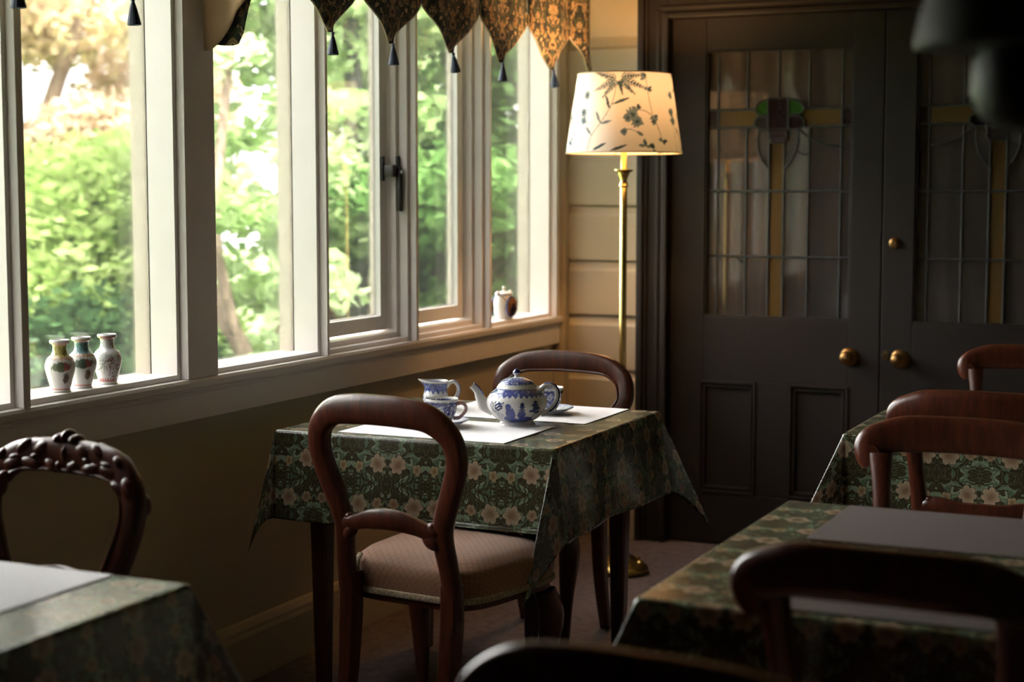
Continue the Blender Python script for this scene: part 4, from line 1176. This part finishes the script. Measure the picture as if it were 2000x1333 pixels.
def valances():
    XV = .20; ZT = 2.28; ZN = 2.005; ZP = 1.83
    def pennant(root, yl, yt, yr, zt=ZP, tang=0.0, seed=0, tassel_on=True, zl=ZN, zr=ZN, bulge=.02):
        """leaf-pointed hanging: yl, yr notches, yt tip"""
        nz, ny = 26, 17; v = []; uv = []; f = []
        for j in range(nz):
            t = j / (nz - 1)
            z = ZT + (zt - ZT) * t
            def edge(yn, znot):
                if z >= znot: return yn
                q = (znot - z) / (znot - zt)
                w = (1 - q) ** 1.0 * (1 + .55 * math.sin(q * PI)) * (1 - .35 * math.sin(q * PI) * q)
                return yt + (yn - yt) * max(0, min(1, w))
            a, b = edge(yl, zl), edge(yr, zr)
            if b - a < .004: a, b = (a + b) / 2 - .002, (a + b) / 2 + .002
            for i in range(ny):
                y = a + (b - a) * i / (ny - 1)
                x = XV + bulge * math.sin(i / (ny - 1) * PI) * (1 - .3 * t) + .006 * math.sin(y * 31 + seed)
                v.append((x, y, z)); uv.append((y - yt + 3.0, z + 1))
        for j in range(nz - 1):
            for i in range(ny - 1): f.append((j * ny + i, j * ny + i + 1, (j + 1) * ny + i + 1, (j + 1) * ny + i))
        p = mesh('pennant', v, f, 'tapestry', root, True, uv=uv)
        m = p.modifiers.new('thickness', 'SOLIDIFY'); m.thickness = .004; m.offset = 0
        # cream piping down both free edges
        for side in (0, ny - 1):
            pts = [v[j * ny + side] for j in range(nz) if v[j * ny + side][2] < ZN + .01]
            if len(pts) > 2 and not (side and abs(yr - yt) < .02): MB().sweep(pts, .0028, seg=6).build('piping', 'piping_cream', p, True)
        if tassel_on: tassel(p, (v[(nz - 1) * ny + ny // 2][0], yt, zt - .001), tang)
        return p
    B = thing('valance', 'floral tapestry valance with blue tassels reaching to the lamp corner', 'valance', (0, 0, 0))
    tips = [4.002, 4.347, 4.750, 5.126, 5.549]; notch = [3.80, 4.172, 4.555, 4.966, 5.352, 5.741]
    angs = [0.0, .05, .28, -.02, .22]
    for i, yt in enumerate(tips): pennant(B, notch[i], yt, notch[i + 1], ZP - .004 * (i % 2), angs[i], i)
    pennant(B, 5.741, 5.936, 5.945, 1.848, 0, 9, False)
    MB().box(.03, XV + .004, 3.60, 5.95, ZT, ZT + .02).build('pelmet_board', 'trim_white', B)
    # near end: a turned-back tail with tan lining towards the room
    def tail(name, mat, poly, y, amp):
        n = 20; v = []; uv = []; f = []
        for j in range(n):
            t = j / (n - 1)
            for i in range(9):
                q = i / 8
                x = .056 + (.205 - .056) * q
                zb = np.interp(x, [p[0] for p in poly], [p[1] for p in poly])
                v.append((x, y + amp * math.sin(q * 3.2 + t) * t, ZT + (zb - ZT) * t)); uv.append((x, ZT + (zb - ZT) * t))
        for j in range(n - 1):
            for i in range(8): f.append((j * 9 + i, j * 9 + i + 1, (j + 1) * 9 + i + 1, (j + 1) * 9 + i))
        o = mesh(name, v, f, mat, B, True, uv=uv); m = o.modifiers.new('thickness', 'SOLIDIFY'); m.thickness = .004; m.offset = 0
        return o
    tail('lining_tail', 'lining_tan', [(.056, 1.752), (.075, 1.752), (.12, 1.785), (.15, 1.82), (.17, 1.85), (.205, 1.88)], 3.595, .012)
    tail('return_tail', 'tapestry', [(.056, 1.77), (.10, 1.765), (.14, 1.764), (.158, 1.770), (.17, 1.80), (.185, 1.85), (.205, 1.90)], 3.622, .012)
    A = thing('valance', 'floral tapestry valance with blue tassels over the vases window', 'valance', (0, 0, 0))
    for i, yt in enumerate([2.34, 2.725, 3.11]): pennant(A, yt - .195, yt, yt + .195, ZP, .06, i + 20)
    MB().box(.03, XV + .004, 2.10, 3.31, ZT, ZT + .02).build('pelmet_board', 'trim_white', A)

valances()


# ------------------------------------------------------------------ hanging lamp
def pendant():
    p = thing('pendant_lamp', 'dark hanging lamp in front of the keyhole door glass', 'lamp', (2.361, 1.893, 0))
    MB().lathe([(.128, 1.538), (.131, 1.543), (.124, 1.58), (.100, 1.64), (.062, 1.69), (.016, 1.715)], 48).build('shade', 'shade_bronze', p, True)
    MB().lathe([(.006, 1.447), (.034, 1.450), (.056, 1.463), (.068, 1.490), (.066, 1.52), (.05, 1.56), (.0, 1.58)], 40).build('globe', 'shade_bronze', p, True)
    MB().lathe([(.004, 1.715), (.004, ZC - .02)], 12).build('stem', 'shade_bronze', p, True)
    MB().lathe([(.05, ZC - .02), (.05, ZC - .006), (.03, ZC - .001)], 24).build('ceiling_rose', 'shade_bronze', p, True)

pendant()


# ------------------------------------------------------------------ the garden
def at(theta, s, z): return (2.6 - s * math.sin(R(theta)), s * math.cos(R(theta)), z)
GROUND = -.45

def leaves(name, clumps, count, size, pal, parent, flat=.55):
    """clumps: (x, y, z, rx, rz); leaf quads scattered through them, colours from pal"""
    cl = np.array(clumps, float); w = cl[:, 3] ** 2 * cl[:, 4]; w /= w.sum()
    k = RNG.choice(len(cl), count, p=w)
    d = RNG.normal(size=(count, 3)); d /= np.linalg.norm(d, axis=1)[:, None]
    r = RNG.random(count) ** .42
    c = cl[k, :3] + d * r[:, None] * np.stack([cl[k, 3], cl[k, 3], cl[k, 4]], -1)
    a = RNG.normal(size=(count, 3)); a[:, 2] *= flat; a /= np.linalg.norm(a, axis=1)[:, None]
    b = np.cross(a, RNG.normal(size=(count, 3))); b /= np.linalg.norm(b, axis=1)[:, None]
    sz = size * RNG.uniform(.6, 1.3, count)[:, None]
    v = np.stack([c - a * sz, c + b * sz * .5, c + a * sz, c - b * sz * .5], 1).reshape(-1, 3)
    pal = np.array(pal); pi = (hashn(k * 1.7, 3.1) * .55 + RNG.random(count) * .45) * (len(pal) - 1)
    lo = np.floor(pi).astype(int); hi = np.minimum(lo + 1, len(pal) - 1); fr = (pi - lo)[:, None]
    col = (pal[lo] * (1 - fr) + pal[hi] * fr) * RNG.uniform(.75, 1.25, (count, 1))
    me = bpy.data.meshes.new(name); me.vertices.add(count * 4); me.vertices.foreach_set('co', v.ravel())
    me.loops.add(count * 4); me.loops.foreach_set('vertex_index', np.arange(count * 4))
    me.polygons.add(count); me.polygons.foreach_set('loop_start', np.arange(count) * 4)
    me.update(calc_edges=True)
    at_ = me.color_attributes.new('Col', 'FLOAT_COLOR', 'POINT'); cc = np.ones((count * 4, 4)); cc[:, :3] = np.repeat(np.clip(col, 0, 1), 4, 0); at_.data.foreach_set('color', cc.ravel())
    me.materials.append(M['foliage'])
    o = bpy.data.objects.new(name, me); COL.objects.link(o); o.parent = parent; o['kind'] = 'stuff'
    return o

def plant(name, label, cat, base, clumps, count, size, pal, trunks=(), bark='bark_brown', group=None, flat=.55):
    b = Vector(base); t = thing(name, label, cat, base, 0, group)
    cl = [(c[0] - b.x, c[1] - b.y, c[2] - b.z, c[3], c[4]) for c in clumps]
    leaves('foliage', cl, count, size, pal, t, flat)
    for pts, r0, r1 in trunks:
        P = crom([tuple(Vector(p) - b) for p in pts], 14); n = len(P)
        MB().sweep(P, [r0 + (r1 - r0) * i / (n - 1) for i in range(n)], seg=9, ref=(.3, 1, .1)).build('trunk', bark, t, True)
    return t

def scatter(t0, t1, s0, s1, z0, z1, n, r0, r1, flat=.6):
    out = []
    for _ in range(n):
        th = random.uniform(t0, t1); s = random.uniform(s0, s1); z = random.uniform(z0, z1); r = random.uniform(r0, r1)
        out.append((*at(th, s, z), r, r * flat))
    return out

def garden():
    tag(MB().box(-40, -.13, -12, 45, GROUND - .1, GROUND).build('garden_ground', 'lawn'), 'mown lawn of the garden outside the windows', 'lawn', kind='structure')
    LIME = [(.26, .38, .10), (.42, .56, .18), (.54, .66, .28), (.54, .58, .28)]
    GREEN = [(.20, .32, .11), (.34, .47, .19), (.48, .60, .31), (.58, .66, .44)]
    DARK = [(.018, .042, .016), (.036, .075, .028), (.055, .105, .040)]
    AUT = [(.42, .42, .20), (.58, .54, .30), (.64, .52, .36), (.68, .52, .44), (.54, .58, .32)]
    PALEG = [(.30, .42, .20), (.42, .52, .28), (.5, .58, .36)]
    plant('clipped_hedge', 'dark green hedge low behind the three vases', 'hedge', at(39.5, 8.4, GROUND), scatter(36.2, 44, 8.0, 8.9, -.2, .62, 34, .34, .5, .8), 15000, .045, DARK)
    plant('lime_shrub', 'lime green shrub rising behind the dark hedge', 'shrub', at(39.5, 10.2, GROUND), scatter(36.0, 44, 9.6, 10.8, .3, 1.55, 40, .3, .5, .7), 17000, .05, LIME)
    plant('silver_groundcover', 'pale grey green low plants before the dark hedge', 'plant', at(41, 7.0, GROUND), scatter(38.5, 44, 6.3, 7.4, -.3, .1, 22, .2, .34, .6), 5000, .045, [(.16, .2, .14), (.3, .34, .27), (.2, .32, .12)])
    plant('autumn_maple', 'maple with olive and russet leaves above the lime shrub', 'tree', at(41, 13.2, GROUND), scatter(35.5, 48, 11.8, 14.0, 1.3, 3.2, 46, .35, .7, .45), 22000, .06, AUT,
          [([at(41, 13, GROUND), at(41.5, 13, .9), at(40.5, 12.8, 1.9), at(39, 12.6, 2.8)], .12, .04), ([at(40.8, 12.9, 1.5), at(39, 12.4, 1.75), at(37.0, 12.2, 2.3)], .05, .02), ([at(41.0, 12.9, 1.3), at(43, 12.6, 1.9), at(44.5, 12.4, 2.5)], .05, .02)])
    plant('green_maple', 'light green maple with a leaning forked trunk beyond the wide post', 'tree', at(33.6, 8.6, GROUND), scatter(30.8, 36.2, 7.8, 9.6, .45, 2.6, 46, .16, .32, .36) + scatter(30, 38, 8.2, 10.2, 2.7, 3.4, 14, .4, .6, .5), 16000, .055, GREEN,
          [([at(33.3, 8.0, GROUND), at(33.9, 8.0, .52), at(34.7, 8.0, .78), at(35.6, 8.1, 1.1), at(36.2, 8.2, 1.6)], .055, .03), ([at(34.0, 8.0, .55), at(34.6, 7.9, .9), at(34.9, 7.9, 1.3), at(34.2, 8.1, 2.2)], .035, .02)])
    plant('green_shrub', 'bright green rounded shrub low beside the leaning trunk', 'shrub', at(32.8, 7.4, GROUND), scatter(31.6, 34.0, 7.0, 7.8, -.2, .52, 16, .2, .32, .7), 6000, .045, GREEN)
    plant('slender_tree', 'slim grey trunked tree outside the handled casement', 'tree', at(30.1, 9.2, GROUND), scatter(27.6, 32.0, 8.8, 10.4, 1.15, 2.8, 26, .26, .44, .34) + scatter(25, 32.0, 9.0, 11.0, 2.6, 3.8, 20, .4, .7, .5), 18000, .055, GREEN,
          [([at(30.1, 9.2, GROUND), at(30.15, 9.2, .5), at(30.0, 9.2, 1.2), at(30.3, 9.2, 2.6)], .07, .045), ([at(30.1, 9.2, 1.1), at(31.0, 9.1, 1.5), at(31.8, 9.0, 2.0)], .03, .015)], 'bark_grey')
    plant('russet_shrub', 'low shrub with russet leaves outside the handled casement', 'shrub', at(31, 9.9, GROUND), scatter(29.5, 32.2, 9.6, 10.4, -.1, .75, 16, .22, .34, .7), 5000, .045, [(.12, .15, .06), (.4, .2, .09), (.46, .32, .22), (.14, .24, .07)])
    plant('leafy_bush', 'mid green bush outside the second casement', 'shrub', at(27.4, 9.0, GROUND), scatter(26.0, 29.4, 8.6, 9.6, -.1, 1.7, 34, .28, .45, .6), 13000, .05, [(.05, .11, .03), (.13, .26, .07), (.24, .38, .13)])
    plant('tall_laurel', 'deep green laurel outside the window with the jar', 'shrub', at(24.9, 9.2, GROUND), scatter(20.0, 26.6, 8.9, 10.2, -.1, 3.3, 48, .35, .6, .7), 18000, .055, [(.03, .07, .02), (.09, .18, .05), (.2, .33, .12)])
    for q, (x, y, h) in enumerate(((-4.3, 2.8, 5.6), (-8.4, 1.0, 7.6), (-4.3, -1.2, 6.0), (-8.4, -3.0, 7.4), (-4.3, -5.2, 6.2))):  # conifers added out of view to block sky light from the near side
        plant('shading_conifer', '%s unseen dark conifer added to shade the windows, counted from the clipped hedge' % ('first', 'second', 'third', 'fourth', 'fifth')[q], 'tree', (x, y, GROUND),
              [(x + random.uniform(-1, 1) * w_, y + random.uniform(-1, 1) * w_, z_, w_ * .8 + .2, .45) for z_ in np.linspace(-.1, h, 22) for w_ in [1.05 * (1 - max(0, z_) / (h + .6))]], 9000, .075, DARK,
              [([(x, y, GROUND), (x, y + .02, h * .5), (x, y, h)], .14, .03)], 'bark_grey', 'unseen conifers added for shade')
    plant('pale_willow', 'pale green tree far behind the slim trunk', 'tree', at(30, 17, GROUND - .3), scatter(24, 31.4, 15.5, 18.5, -.3, 4.6, 60, .6, 1.1, .5), 20000, .085, PALEG,
          [([at(30, 17, GROUND - .3), at(30.3, 17, 1.0), at(29.5, 17, 3.5)], .14, .06)])

garden()
